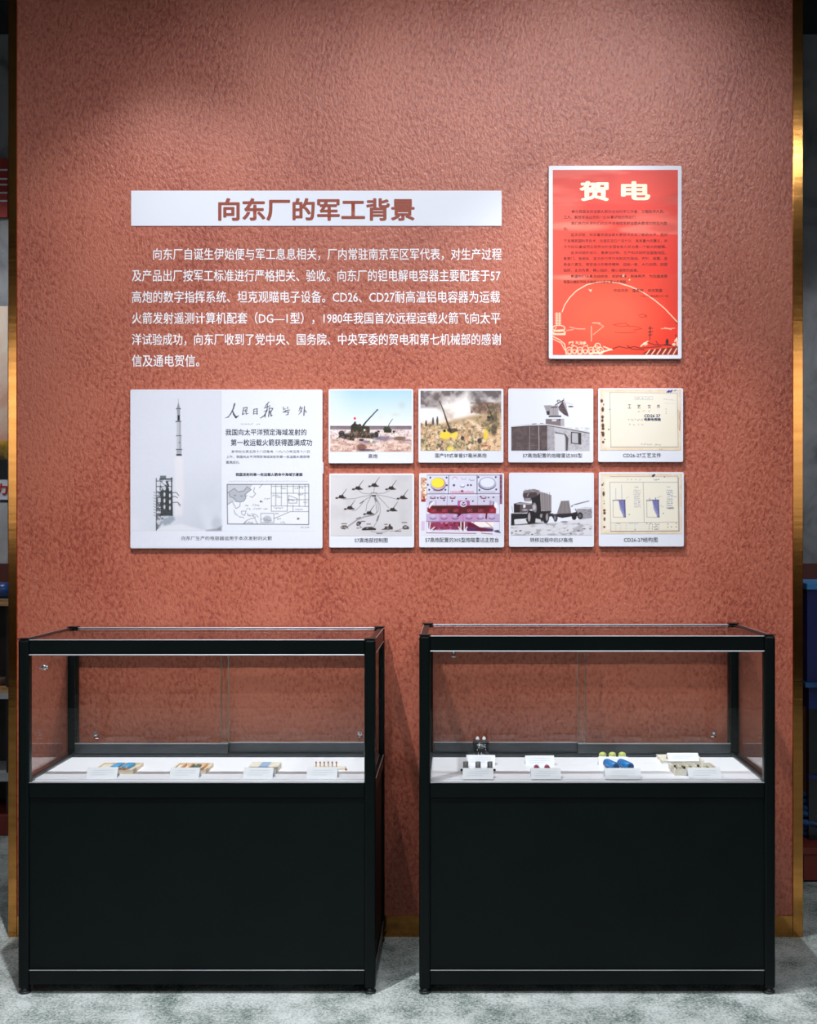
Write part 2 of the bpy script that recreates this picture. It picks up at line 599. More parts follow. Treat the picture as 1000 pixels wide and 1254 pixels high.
        me.polygons.add(len(f)); me.polygons.foreach_set('loop_start', np.arange(0, f.size, 4, dtype=np.int32))
        me.update(calc_edges=True)
        at = me.color_attributes.new('print', 'FLOAT_COLOR', 'POINT')
        rgba = np.ones((s.nx * s.ny, 4), np.float32); rgba[:, :3] = (np.clip(s.C, 0, 1) ** 1.06).reshape(-1, 3)
        at.data.foreach_set('color', rgba.ravel())
        me.validate()
        o = obj(name, me, M['photo'])
        o.parent = parent
        return o


def rounded_board(px0, px1, py0, py1, D, th, rad, origin):
    """a board with rounded corners, front face at distance D, reaching back th"""
    X0, X1, Z0, Z1 = wx(px0, D), wx(px1, D), wz(py1, D), wz(py0, D)
    bm = bmesh.new()
    pts = []
    for cx, cz, a0 in ((X1 - rad, Z1 - rad, 0), (X0 + rad, Z1 - rad, 90), (X0 + rad, Z0 + rad, 180), (X1 - rad, Z0 + rad, 270)):
        for k in range(6):
            a = math.radians(a0 + 90 * k / 5)
            pts.append((cx + rad * math.cos(a), cz + rad * math.sin(a)))
    y = D - CAMD
    vs = [bm.verts.new((x - origin[0], y - origin[1], z - origin[2])) for x, z in pts]
    f = bm.faces.new(vs)
    r_ = bmesh.ops.extrude_face_region(bm, geom=[f])
    for v in [g for g in r_['geom'] if isinstance(g, bmesh.types.BMVert)]:
        v.co.y += th
    return bm


TH = 0.010
DF = CAMD - 0.014      # front face of the picture boards


def board(name, label, cat, px0, px1, py0, py1, group=None, th=TH):
    loc = (wx((px0 + px1) / 2), -0.001, wz(py1))
    t_ = thing(name, label, cat, loc, group)
    child('board', rounded_board(px0, px1, py0, py1, DF, th, 0.006, loc), M['board'], t_)
    X0, X1, Z0, Z1 = wx(px0, DF), wx(px1, DF), wz(py1, DF), wz(py0, DF)
    w_ = 0.03
    for sx_ in (X0 + 0.05, X1 - 0.05 - w_):
        for sz_ in (Z0 + 0.05, Z1 - 0.05 - w_):
            child('mounting_pad', box(NB(), sx_ - loc[0], sx_ + w_ - loc[0], DF + th - CAMD - loc[1], 0 - loc[1], sz_ - loc[2], sz_ + w_ - loc[2]), M['ink_grey'], t_)
    return t_


DP = DF - 0.0005   # picture print
DT = DF - 0.0010   # ink on the print
PG = 'photo boards in two rows'


def Z1_(ox, oy, x1, y1, W):   # helper for canvas frame of a study view
    return dict(ox=ox, oy=oy, sc=W / (x1 - ox))


# ---- 1 anti-aircraft guns in the desert
t = board('photo_board', 'photo board of guns under a blue sky with a red flag', 'photo board', 402.2, 505.8, 476.4, 567.2, PG)
c = Canvas(404.2, 478.3, 503.8, 553.0, 1.8, (220, 228, 240), **Z1_(400, 475, 510, 570, 1000))
c.grad(0, (168, 206, 230), 430, (226, 230, 240))
c.mix(np.clip((300 - c.X) / 500, 0, .5) * c.region(0, 430), (226, 232, 242))
n = c.noise(60, 3)
c.mix(c.region(425, 470) * (0.75 + 0.25 * n), (112, 82, 84))
c.mix(c.region(425, 440) * 0.6 * np.clip(1 - (c.Y - 420) / 25, 0, 1), (70, 66, 84))
c.grad(462, (222, 214, 216), 560, (226, 204, 196)); c.grad(560, (226, 204, 196), 720, (218, 182, 166))
n2 = c.noise(30, 8, 4, 2.2, 0.8)
g = c.region(462, 720)
c.mix(g * np.clip((n2 - .55) * 4, 0, .7), (166, 120, 106)); c.mix(g * np.clip((.42 - n2) * 4, 0, .8), (242, 232, 228))
c.ell(835, 190, 40, 40, (190, 200, 190), .6, 1.0); c.ell(765, 297, 45, 18, (205, 210, 190), .7, 1.0); c.ell(600, 320, 35, 30, (215, 215, 195), .6, 1)
c.ell(620, 562, 110, 26, (80, 86, 128), .75, .8); c.ell(470, 600, 90, 14, (90, 96, 140), .8, .6)
for e in [(165, 505, 34, 30), (550, 520, 28, 32), (745, 487, 14, 14), (575, 485, 16, 12)]:
    c.ell(*e, (38, 38, 48))
c.poly([(215, 540), (265, 490), (268, 420), (300, 390), (330, 400), (400, 425), (470, 430), (485, 520), (510, 530), (515, 565), (430, 560), (310, 560), (305, 590), (260, 585), (190, 565)], (48, 46, 34))
c.mix(np.clip((c.noise(22, 5) - .5) * 4, 0, 1) * c.region(420, 560, 270, 480) * 0.5, (90, 80, 50))
c.poly([(130, 545), (140, 520), (200, 510), (262, 500), (265, 560), (200, 572)], (44, 44, 40)); c.poly([(480, 500), (545, 500), (575, 545), (500, 560)], (44, 46, 46)); c.poly([(340, 425), (360, 398), (380, 402), (385, 425)], (52, 54, 48)); c.mix(np.clip((c.noise(16, 55) - .56) * 7, 0, .8) * c.region(490, 570, 130, 520), (130, 120, 110)); c.rect(302, 375, 326, 420, (44, 46, 40)); c.poly([(298, 328), (322, 326), (326, 350), (300, 354)], (226, 40, 34))
c.line([(405, 422), (436, 380), (565, 242)], 22, (48, 50, 48), 1, 12); c.ell(562, 245, 10, 8, (40, 42, 46))
c.line([(110, 565), (150, 545), (210, 520)], 10, (60, 58, 70)); c.ell(420, 470, 11, 12, (220, 220, 224))
c.poly([(625, 470), (640, 430), (700, 435), (722, 480), (715, 500), (670, 500)], (66, 66, 44)); c.line([(685, 430), (695, 400), (733, 345)], 11, (80, 84, 84), 1, 7)
c.mix(np.clip((c.noise(14, 61, 2) - .6) * 8, 0, .6) * c.region(470, 710), (150, 104, 92)); c.rect(636, 462, 720, 498, (48, 48, 40)); c.ell(385, 580, 30, 14, (50, 50, 64)); c.ell(385, 660, 55, 40, (120, 74, 58), .9, .5); c.ell(440, 692, 100, 12, (70, 64, 92), .8, .6)
c.ell(810, 562, 70, 22, (110, 84, 66), .9, .5); c.ell(890, 585, 50, 10, (100, 96, 130), .7, .6)
c.ell(495, 590, 14, 18, (238, 232, 180), .9, .5)
c.build('photo_print', DP, t)
text('caption', '高炮', 450.8, 462, 555.8, 561, DT, M['ink'], t)

# ---- 2 single-barrel gun firing
t = board('photo_board', 'photo board of a gun firing in smoke among yellow-green scrub', 'photo board', 512.2, 616.2, 476.0, 566.4, PG)
c = Canvas(514.8, 478.6, 613.5, 552.0, 1.8, (214, 190, 168), **Z1_(510, 475, 620, 570, 1000))
c.grad(0, (236, 234, 240), 400, (240, 222, 206))
sm = c.noise(170, 21, 4)
c.mix(np.clip(1.15 - c.Y / 230 + (sm - .5) * 2.6, 0, 1) * 0.95, (98, 84, 84))
c.mix(np.clip((c.noise(90, 33, 3) - .5) * 4, 0, .7) * c.region(0, 210), (196, 186, 182))
c.ell(90, 300, 190, 80, (232, 234, 242), .95, .4)
c.poly([(420, 330), (400, 180), (560, 60), (600, 150), (620, 260), (540, 330)], (246, 238, 234), .9, 60)
c.poly([(600, 210), (780, 165), (940, 160), (940, 320), (760, 300), (620, 270)], (150, 114, 100), .9, 30)
c.mix(np.clip((c.noise(26, 12, 3) - .5) * 5, 0, .8) * c.region(160, 300, 600, 950), (108, 84, 74))
c.poly([(40, 400), (200, 420), (430, 350), (650, 300), (940, 270), (940, 705), (40, 705)], (188, 158, 122), .95, 40)
a_ = np.clip((c.Y - 360 - (c.noise(120, 4) - .5) * 120) / 60, 0, 1)
for sd, th_, col, st in [(40, .53, (90, 100, 62), .95), (50, .57, (52, 44, 46), .95), (60, .6, (238, 210, 178), .9), (70, .61, (212, 150, 110), .9), (80, .63, (136, 150, 90), .9)]:
    c.mix(a_ * np.clip((c.noise(34, sd, 3) - th_) * 9, 0, 1) * st, col)
c.mix(np.clip((c.X - 620) / 100, 0, 1) * np.clip((330 - np.abs(c.Y - 330) * 2) / 100, 0, 1) * np.clip((c.noise(30, 90) - .5) * 6, 0, .8), (92, 92, 60))
c.poly([(560, 350), (640, 370), (800, 500), (820, 560), (760, 520), (640, 430)], (244, 218, 188), .85, 25)
c.poly([(800, 560), (945, 400), (945, 705), (720, 690)], (236, 196, 158), .8, 30)
c.mix(a_ * np.clip((c.noise(22, 101, 2) - .60) * 6, 0, .5), (244, 224, 200)); c.mix(a_ * np.clip((c.noise(22, 111, 2) - .63) * 7, 0, .7), (58, 50, 48)); c.mix(a_ * .12, (250, 214, 170)); c.ell(860, 470, 34, 70, (62, 54, 46), .8, .6); c.ell(770, 520, 26, 60, (238, 206, 70), .9, .5)
c.ell(320, 525, 62, 48, (240, 208, 70), .95, .35); c.ell(420, 520, 38, 50, (240, 212, 90), .95, .4); c.ell(375, 680, 40, 28, (240, 220, 100), .8, .5)
c.ell(310, 478, 16, 16, (40, 32, 32)); c.line([(255, 145), (300, 260), (345, 400), (375, 480)], 9, (62, 46, 44), 1, 24)
c.poly([(340, 450), (450, 450), (460, 480), (385, 510), (340, 480)], (60, 46, 46), .9, 12)
c.line([(780, 175), (830, 300), (850, 350)], 7, (70, 50, 46), 1, 16); c.ell(850, 350, 60, 36, (60, 54, 48), .75, .6); c.ell(800, 325, 20, 14, (40, 38, 42), .9, .5)
for x_, y_, h_ in [(105, 400, 34), (182, 375, 40), (230, 370, 44)]:
    c.ell(x_, y_, 13, h_, (70, 60, 58), .95, .4); c.ell(x_, y_ - h_, 7, 7, (50, 40, 40))
c.ell(700, 590, 26, 32, (46, 42, 58), .9, .4); c.ell(510, 560, 20, 26, (48, 44, 52), .9, .4); c.ell(760, 645, 40, 8, (150, 40, 30), .8, .5)
c.build('photo_print', DP, t)
text('caption', '国产59式单管57毫米高炮', 532.6, 595.5, 555.0, 560.4, DT, M['ink'], t)

# ---- 3 radar on hut
t = board('photo_board', 'grey photo board of a radar dish on top of a brick hut', 'photo board', 622.2, 726.2, 475.8, 566.2, PG)
c = Canvas(625.6, 478.4, 721.8, 552.0, 1.8, (226, 229, 240), **Z1_(620, 475, 730, 570, 1000))
n = c.noise(40, 9, 3)
c.poly([(52, 430), (250, 412), (455, 420), (455, 700), (52, 700)], (92, 78, 80))
c.mix(c.region(440, 700, 52, 455) * np.clip((n - .45) * 3, 0, .5), (120, 106, 106))
for yy in range(450, 700, 26):
    c.line([(55, yy), (450, yy + 4)], 3, (76, 64, 66), .6)
c.poly([(455, 420), (925, 500), (925, 700), (455, 700)], (190, 188, 194))
c.mix(c.region(440, 700, 455, 925) * np.clip((c.noise(20, 14) - .5) * 4, 0, .5), (150, 146, 152))
c.mix(c.region(430, 700, 455, 530) * .35, (120, 112, 118))
c.poly([(50, 420), (250, 400), (440, 395), (925, 490), (925, 505), (460, 420), (250, 425), (50, 436)], (214, 214, 220))
c.line([(52, 440), (250, 424), (455, 418), (640, 450), (925, 504)], 9, (60, 48, 50))
c.line([(258, 430), (256, 698)], 4, (170, 160, 162)); c.line([(358, 425), (362, 698)], 6, (190, 180, 182))
for yy in (518, 560, 640):
    c.line([(258, yy), (360, yy)], 3, (130, 118, 120))
c.poly([(540, 492), (655, 510), (690, 560), (680, 700), (660, 700), (655, 540), (540, 505)], (92, 80, 86)); c.poly([(540, 505), (645, 520), (648, 700), (538, 700)], (208, 207, 213))
c.poly([(716, 488), (830, 500), (832, 632), (716, 620)], (62, 52, 56)); c.poly([(728, 500), (795, 506), (797, 618), (728, 610)], (182, 180, 186))
c.poly([(435, 345), (640, 345), (642, 425), (600, 425), (435, 400)], (128, 116, 120)); c.poly([(600, 345), (642, 350), (642, 430), (602, 420)], (176, 172, 178))
c.rect(505, 350, 555, 372, (210, 208, 212)); c.ell(592, 355, 10, 10, (60, 50, 54))
c.rect(468, 308, 608, 326, (48, 40, 44)); c.poly([(414, 196), (500, 192), (500, 300), (462, 302), (440, 260)], (158, 152, 158)); c.poly([(440, 262), (480, 255), (478, 300), (450, 302)], (60, 50, 54))
c.poly([(484, 200), (575, 192), (580, 308), (484, 308)], (170, 164, 170)); c.line([(500, 218), (560, 212)], 12, (56, 46, 50)); c.line([(520, 225), (520, 300)], 4, (110, 100, 106)); c.line([(545, 225), (545, 300)], 4, (110, 100, 106))
c.poly([(575, 215), (632, 135), (660, 180), (692, 322), (640, 300), (585, 250)], (84, 70, 76)); c.poly([(622, 140), (640, 100), (650, 170), (690, 300), (650, 210)], (190, 186, 192))
for a1_, b1_ in [(640, 180), (655, 230), (668, 280)]:
    c.line([(582, 232), (a1_, b1_)], 3, (130, 118, 124))
c.line([(545, 190), (580, 170), (632, 138)], 12, (60, 50, 54)); c.ell(580, 148, 22, 16, (120, 110, 116)); c.ell(582, 150, 10, 8, (220, 220, 226))
c.line([(650, 160), (740, 185)], 4, (150, 146, 152)); c.ell(715, 208, 30, 9, (96, 84, 90)); c.line([(285, 403), (330, 400)], 8, (60, 50, 56)); c.line([(375, 396), (405, 396)], 6, (90, 80, 84))
c.build('photo_print', DP, t)
text('caption', '57高炮配置的炮瞄雷达305型', 640.0, 712.6, 555.0, 560.4, DT, M['ink'], t)


def paper(c, sx0):
    c.mix(c.noise(200, 5, 3) * .5, (236, 222, 196))
    ys0, ys1 = c.Y.min(), c.Y.max()
    e = np.minimum.reduce([c.X - c.X.min(), (c.X.max() - c.X), c.Y - ys0, ys1 - c.Y])
    c.mix(np.clip(1 - e / 60, 0, 1) * .6 * (c.noise(50, 6) + .3), (216, 176, 130))


# ---- 4 yellowed document
t = board('photo_board', 'board showing a yellowed cover sheet with rust holes and blue scribble', 'photo board', 732.2, 836.0, 475.4, 565.6, PG)
c = Canvas(734.8, 477.2, 833.5, 551.6, 1.8, (232, 228, 216), **Z1_(730, 475, 840, 570, 1000))
paper(c, 0)
for x_, y_, a1_, b1_ in [(58, 145, 16, 20), (70, 240, 15, 28), (68, 325, 15, 20), (66, 365, 14, 18), (72, 420, 16, 26), (74, 455, 16, 16), (74, 515, 17, 30), (75, 604, 14, 15), (92, 575, 8, 8), (80, 185, 6, 12), (60, 495, 8, 10)]:
    c.ell(x_, y_, a1_, b1_, (84, 34, 20), .95, .4)
for y_ in range(250, 460, 18):
    c.ell(905 + (y_ * 7) % 9, y_, 5, 6, (140, 90, 60), .8, .6); c.ell(925 + (y_ * 5) % 7, y_ + 20, 7, 10, (170, 110, 70), .7, .6)
c.line([(150, 50), (900, 60)], 5, (170, 165, 165), .9); c.line([(150, 50), (162, 660)], 6, (150, 145, 145), .9); c.line([(162, 660), (910, 660)], 6, (130, 125, 128)); c.line([(900, 60), (910, 660)], 5, (160, 155, 155), .9)
c.line([(425, 98), (625, 98), (625, 132), (425, 132), (425, 98)], 3, (150, 150, 185), .8); c.scribble(435, 115, 530, 115, 5, 16, (60, 60, 90)); c.scribble(540, 115, 610, 115, 3, 12, (90, 90, 140))
c.line([(740, 120), (880, 140)], 3, (190, 188, 190), .7); c.scribble(750, 128, 860, 135, 6, 10, (150, 150, 160), .6); c.line([(760, 170), (880, 172)], 3, (180, 178, 180), .7)
c.ell(138, 463, 8, 8, (60, 50, 50)); c.ell(148, 240, 6, 6, (100, 90, 90))
for yy in (235, 260, 285):
    c.ell(775, yy, 5, 5, (110, 110, 130), .8, .5)
c.line([(785, 48), (810, 30), (800, 50), (840, 28), (825, 50), (845, 26)], 12, (34, 54, 160)); c.line([(865, 32), (888, 24)], 9, (44, 64, 170))
c.scribble(350, 355, 530, 355, 8, 16, (60, 58, 70), .9, 3); c.scribble(350, 410, 530, 410, 4, 18, (60, 58, 70), .9, 4); c.scribble(435, 260, 620, 260, 3, 16, (50, 50, 70), .9, 5)
c.scribble(500, 630, 620, 630, 6, 16, (70, 64, 64), .8, 7); c.scribble(650, 632, 720, 632, 4, 14, (40, 38, 44), .9, 8); c.scribble(700, 685, 735, 685, 2, 10, (60, 60, 60), .8, 9)
c.build('photo_print', DP, t)
for ch, xa in zip('工艺文件', (768.3, 779.9, 792.7, 803.8)):
    text('heading', ch, xa, xa + 4.2, 495.4, 500, DT, M['ink_blue'], t)
text('heading', 'CD26 27', 788.5, 808.3, 507.4, 511.2, DT, M['ink_blue'], t, 0.03)
text('heading', '电解电容器', 788.5, 808.8, 511.8, 515.4, DT, M['ink_blue'], t, 0.03)
text('caption', 'CD26-27工艺文件', 762.6, 809.2, 554.6, 560.2, DT, M['ink'], t)

# ---- 5 control diagram
t = board('photo_board', 'grey diagram board of eight guns wired to one central unit', 'photo board', 403.0, 506.8, 579.8, 670.4, PG)
c = Canvas(404.8, 581.8, 504.6, 656.2, 1.8, (204, 202, 206), **Z1_(400, 575, 510, 675, 1000))
c.mix(np.clip(1 - c.X / 500, 0, 1) * .5, (222, 220, 222)); c.mix(np.clip((c.noise(200, 6) - .5), 0, .3), (180, 176, 180))
dk = (52, 42, 42)


def gun(x, y):
    c.poly([(x - 62, y + 18), (x - 55, y + 2), (x - 25, y + 2), (x - 15, y - 20), (x + 25, y - 22), (x + 40, y - 2), (x + 62, y + 8), (x + 60, y + 16), (x + 10, y + 20), (x - 20, y + 14), (x - 40, y + 24)], dk)
    c.line([(x + 15, y - 18), (x + 66, y - 90)], 9, dk, 1, 4)
    c.ell(x - 30, y + 12, 6, 4, (170, 165, 168), .8, .5)


for x_, y_ in [(155, 305), (340, 208), (520, 175), (710, 208), (838, 312), (250, 428), (465, 485), (725, 448)]:
    gun(x_, y_)
cab = [[(180, 330), (300, 325), (400, 300), (495, 285)], [(355, 232), (390, 262), (500, 275)], [(530, 195), (522, 260)], [(700, 235), (640, 262), (550, 270)], [(780, 330), (660, 300), (555, 280)],
       [(280, 460), (320, 455), (370, 410), (420, 340), (500, 290)], [(435, 465), (445, 390), (490, 300)], [(690, 430), (640, 370), (560, 290)],
       [(235, 640), (330, 570), (420, 530), (520, 510), (555, 480), (550, 400), (525, 300)], [(240, 625), (330, 560), (420, 520), (530, 505), (575, 460), (570, 380), (535, 300)],
       [(520, 640), (570, 560), (595, 470), (590, 390), (540, 300)], [(370, 630), (400, 655)], [(490, 690), (560, 700), (640, 695), (690, 675)], [(700, 685), (760, 685), (835, 660)]]
for q in cab:
    c.line(q, 5, (96, 86, 88), .9)
c.line([(490, 262), (555, 262)], 8, (70, 60, 62)); c.rect(500, 283, 548, 300, dk)
for q in [((370, 378), (410, 350)), ((330, 548), (375, 532)), ((535, 320), (552, 355)), ((556, 570), (575, 515)), ((166, 603), (220, 603)), ((385, 577), (425, 577)), ((446, 607), (486, 607)), ((645, 611), (672, 611)), ((838, 590), (888, 590)), ((556, 712), (616, 712)), ((762, 686), (824, 686)), ((336, 652), (360, 652))]:
    c.line(q, 11, (70, 60, 62), .85)
c.poly([(150, 640), (170, 622), (215, 620), (235, 635), (240, 665), (225, 650), (200, 668), (160, 660)], (90, 78, 78)); c.ell(205, 645, 18, 10, (160, 152, 154), .8, .5); c.ell(168, 642, 8, 8, (200, 196, 198), .8, .5)
c.poly([(328, 600), (345, 575), (380, 578), (385, 600), (350, 630), (330, 625)], (70, 58, 58)); c.line([(365, 620), (380, 650)], 6, dk); c.ell(348, 605, 8, 12, (170, 164, 166), .8, .5)
c.poly([(385, 670), (405, 652), (430, 640), (500, 640), (545, 655), (548, 675), (400, 678)], dk); c.line([(430, 642), (510, 636)], 4, (120, 110, 112)); c.ell(450, 655, 12, 6, (170, 164, 166), .7, .5)
c.poly([(600, 670), (640, 655), (650, 630), (680, 636), (700, 615), (735, 640), (735, 668), (640, 672)], (70, 58, 58)); c.ell(700, 618, 10, 12, dk); c.ell(680, 652, 14, 8, (160, 152, 154), .7, .5)
c.poly([(838, 655), (850, 625), (880, 618), (915, 640), (915, 665), (860, 668)], (84, 72, 72)); c.ell(875, 640, 16, 9, (190, 184, 186), .8, .5)
c.build('photo_print', DP, t)
text('caption', '57高炮部控制图', 434.2, 474.4, 658.7, 664.4, DT, M['ink'], t)

# ---- 6 console
t = board('photo_board', 'photo board of a console with one yellow dial and dark red band', 'photo board', 513.0, 617.0, 579.4, 670.2, PG)
c = Canvas(514.8, 580.6, 615.4, 655.6, 1.8, (222, 222, 236), **Z1_(510, 575, 620, 675, 1000))
lv, mg, dr, nv = (206, 204, 222), (176, 96, 150), (92, 24, 28), (62, 50, 92)
c.rect(45, 90, 118, 330, (206, 160, 130)); c.mix(c.region(90, 330, 45, 118) * np.clip((c.noise(26, 3, 2) - .5) * 9, 0, 1), (238, 226, 214)); c.mix(c.region(90, 330, 45, 118) * np.clip((c.noise(20, 13, 2) - .58) * 9, 0, 1), (150, 50, 50)); c.rect(50, 328, 100, 360, (160, 30, 40))
c.rect(925, 55, 952, 385, (140, 90, 118)); c.mix(c.region(55, 385, 925, 952) * np.clip((c.noise(14, 23, 2) - .5) * 6, 0, .8), (70, 40, 70))
c.rect(116, 62, 925, 280, (214, 214, 230)); c.rect(116, 290, 925, 400, (204, 202, 222))
c.line([(116, 62), (925, 62)], 6, nv); c.line([(116, 272), (925, 268)], 9, (104, 90, 130)); c.line([(358, 66), (352, 275)], 7, nv); c.line([(672, 66), (672, 275)], 8, nv)
c.ell(240, 168, 86, 70, (80, 60, 110)); c.ell(238, 156, 84, 68, (196, 190, 214)); c.ell(240, 150, 76, 58, (200, 80, 90)); c.ell(235, 148, 72, 55, (236, 222, 70))
c.ell(785, 162, 98, 66, (52, 50, 92)); c.ell(788, 150, 94, 66, (200, 202, 222)); c.ring(788, 146, 86, 58, 5, (110, 112, 150)); c.ell(786, 144, 78, 52, (222, 226, 240))
for x_, y_ in [(152, 90), (332, 90), (140, 225), (320, 225), (688, 85), (880, 85), (698, 228), (885, 222), (125, 170), (335, 175)]:
    c.ell(x_, y_, 11, 11, (66, 56, 96), 1, .3)
c.ell(238, 232, 60, 6, (140, 20, 40), .9, .4); c.ell(425, 100, 28, 20, (190, 150, 170)); c.ell(425, 106, 22, 16, (222, 220, 234)); c.line([(500, 90), (505, 110), (545, 110), (548, 92)], 5, (150, 146, 180)); c.line([(585, 105), (600, 122), (640, 118)], 8, (150, 146, 180))
c.ell(415, 175, 13, 13, nv); c.ell(510, 180, 26, 20, nv); c.ell(510, 174, 24, 16, (226, 226, 240)); c.ell(570, 174, 11, 11, nv); c.ell(604, 174, 11, 11, nv)
for i in range(24):
    xx = 380 + i * 11; c.line([(xx, 238 + (i * 7) % 9), (xx + (i * 5) % 7 - 3, 265)], 6, (204, 70, 110), .8)
c.ell(505, 240, 14, 12, (120, 20, 50))
for i in range(14):
    c.line([(145 + i * 13, 245), (147 + i * 13, 262)], 4, (120, 110, 150), .8); c.line([(700 + i * 13, 240), (702 + i * 13, 258)], 4, (120, 110, 150), .8)
for x_ in (180, 292, 400, 745):
    c.ell(x_, 308, 32, 20, (110, 90, 130)); c.ell(x_, 302, 24, 13, (214, 190, 206)); c.line([(x_ - 28, 322), (x_ + 28, 322)], 6, (130, 30, 50))
for x_, y_ in [(235, 316), (395, 350), (550, 325), (625, 352), (800, 312), (855, 310), (750, 352), (305, 342), (710, 300)]:
    c.ell(x_, y_, 10, 9, nv, 1, .4)
c.line([(342, 290), (338, 400)], 5, (140, 130, 160)); c.line([(680, 290), (676, 400)], 5, (140, 130, 160)); c.line([(215, 345), (215, 400)], 5, mg)
c.poly([(118, 425), (160, 400), (860, 395), (885, 440), (880, 490), (160, 492), (118, 470)], (140, 26, 44)); c.poly([(170, 405), (830, 400), (810, 470), (600, 480), (470, 520), (300, 470), (170, 460)], (78, 26, 28))
c.mix(c.region(395, 500, 118, 885) * np.clip((c.noise(60, 8) - .5) * 3, 0, .5), (120, 20, 40))
for x_ in (190, 312, 437, 590, 712, 840):
    c.line([(x_ - 26, 442), (x_ + 26, 442), (x_ + 26, 470), (x_ - 26, 470), (x_ - 26, 442)], 5, (180, 60, 90)); c.line([(x_ - 14, 462), (x_ + 12, 452)], 4, (214, 130, 150))
c.poly([(455, 345), (590, 345), (592, 400), (455, 408)], (180, 90, 160)); c.poly([(480, 345), (580, 348), (575, 395), (480, 400)], (160, 100, 150)); c.ell(520, 382, 38, 34, (214, 210, 226)); c.ell(522, 382, 24, 22, (90, 30, 50)); c.line([(504, 372), (522, 388), (542, 370)], 8, (226, 224, 236))
c.line([(140, 385), (150, 360), (172, 358)], 9, nv); c.line([(140, 425), (165, 390), (185, 365)], 12, (238, 238, 246)); c.line([(850, 360), (858, 380), (845, 400)], 12, (90, 60, 100)); c.ell(880, 395, 18, 30, (238, 238, 246)); c.rect(808, 345, 835, 395, (170, 150, 180))
c.rect(108, 492, 920, 575, (190, 170, 206)); c.mix(c.region(492, 575, 250, 700) * .35, (180, 80, 150)); c.poly([(430, 485), (510, 488), (460, 530), (445, 525), (460, 505)], (80, 20, 34)); c.poly([(770, 480), (788, 480), (782, 555), (762, 545)], (110, 20, 40))
for x_ in (182, 304, 427, 582, 707, 835):
    c.ring(x_, 530, 36, 22, 8, (70, 40, 70), 1, 20, 160); c.ell(x_, 515, 22, 8, (220, 200, 220), .7, .5)
c.line([(512, 495), (520, 572)], 6, mg); c.line([(108, 578), (920, 578)], 7, (120, 80, 130))
c.rect(130, 582, 850, 672, (150, 60, 96)); c.mix(c.region(582, 672, 130, 620) * np.clip((c.noise(40, 31, 3) - .45) * 5, 0, 1), (120, 16, 30)); c.mix(c.region(582, 672, 130, 400) * np.clip((c.noise(26, 41, 3) - .55) * 7, 0, .8), (206, 120, 170))
c.poly([(570, 582), (690, 630), (850, 672), (850, 690), (560, 690)], (110, 20, 50)); c.poly([(600, 582), (860, 582), (850, 660), (700, 640)], (240, 232, 230)); c.line([(640, 585), (620, 605)], 6, (170, 30, 40)); c.line([(770, 585), (835, 635)], 6, (190, 80, 80))
c.mix(c.region(640, 690, 180, 860) * np.clip((c.noise(60, 55) - .5) * 4, 0, .6), (70, 60, 120))
for q in [((150, 585), (140, 690)), ((200, 640), (140, 690)), ((492, 585), (492, 690)), ((470, 640), (490, 690)), ((530, 585), (530, 690)), ((560, 640), (530, 690)), ((870, 585), (900, 690)), ((118, 640), (140, 685))]:
    c.line(q, 11, (226, 224, 238))
c.rect(510, 590, 520, 690, dr); c.line([(110, 705), (660, 712)], 9, (150, 60, 70)); c.line([(720, 708), (840, 718)], 8, (120, 40, 60)); c.line([(160, 684), (700, 690)], 8, (206, 206, 226)); c.rect(52, 575, 90, 680, (210, 190, 212))
c.line([(920, 60), (924, 700)], 4, (150, 140, 170), .8); c.line([(116, 60), (108, 700)], 4, (160, 150, 180), .8); c.poly([(850, 680), (910, 670), (940, 710), (880, 700)], (80, 78, 110))
c.build('photo_print', DP, t)
text('caption', '57高炮配置的305型炮瞄雷达主控台', 520.6, 610.4, 658.2, 664.0, DT, M['ink'], t)

# ---- 7 truck
t = board('photo_board', 'grey photo board of a canvas-topped truck towing a covered gun', 'photo board', 623.0, 727.0, 578.8, 669.6, PG)
c = Canvas(625.2, 580.6, 725.0, 655.6, 1.8, (226, 229, 241), **Z1_(620, 575, 730, 675, 1000))
c.poly([(50, 610), (500, 590), (960, 540), (960, 740), (50, 740)], (214, 213, 220), 1, 20)
c.mix(c.region(600, 740) * np.clip((c.noise(30, 17, 4, 2, .8) - .53) * 5, 0, .7), (150, 146, 152))
for x_, y_, a1_ in [(105, 685, 14), (155, 682, 16), (60, 710, 10), (285, 722, 12), (800, 682, 14), (865, 660, 16), (715, 715, 14), (680, 675, 8), (930, 660, 10), (805, 600, 8)]:
    c.ell(x_, y_, a1_, 7, (70, 66, 72), .9, .6)
c.poly([(780, 440), (870, 420), (950, 425), (950, 540), (840, 555), (790, 540)], (156, 154, 160), 1, 12); c.mix(c.region(430, 540, 820, 950) * np.clip((c.noise(18, 9) - .5) * 6, 0, .7), (110, 108, 114)); c.ell(870, 432, 80, 8, (220, 222, 230), .8, .5)
c.poly([(180, 270), (190, 235), (300, 216), (362, 230), (378, 260), (378, 300), (180, 305)], (128, 118, 122)); c.mix(c.region(216, 262, 185, 375) * np.clip((c.noise(16, 5) - .45) * 4, 0, .7), (170, 164, 168))
c.poly([(190, 262), (330, 248), (345, 300), (285, 320), (270, 350), (200, 350), (186, 300)], (80, 66, 70)); c.line([(230, 295), (245, 265)], 6, (180, 176, 180)); c.poly([(205, 318), (270, 318), (265, 355), (205, 355)], (150, 144, 150))
c.poly([(372, 245), (500, 285), (500, 465), (380, 455)], (148, 140, 142)); 
for x_ in (400, 425, 450, 478):
    c.line([(x_, 258), (x_ + 4, 460)], 6, (104, 94, 98), .8)
c.poly([(275, 320), (330, 300), (372, 262), (385, 460), (500, 462), (495, 480), (430, 490), (380, 520), (310, 500), (290, 450)], (40, 36, 40))
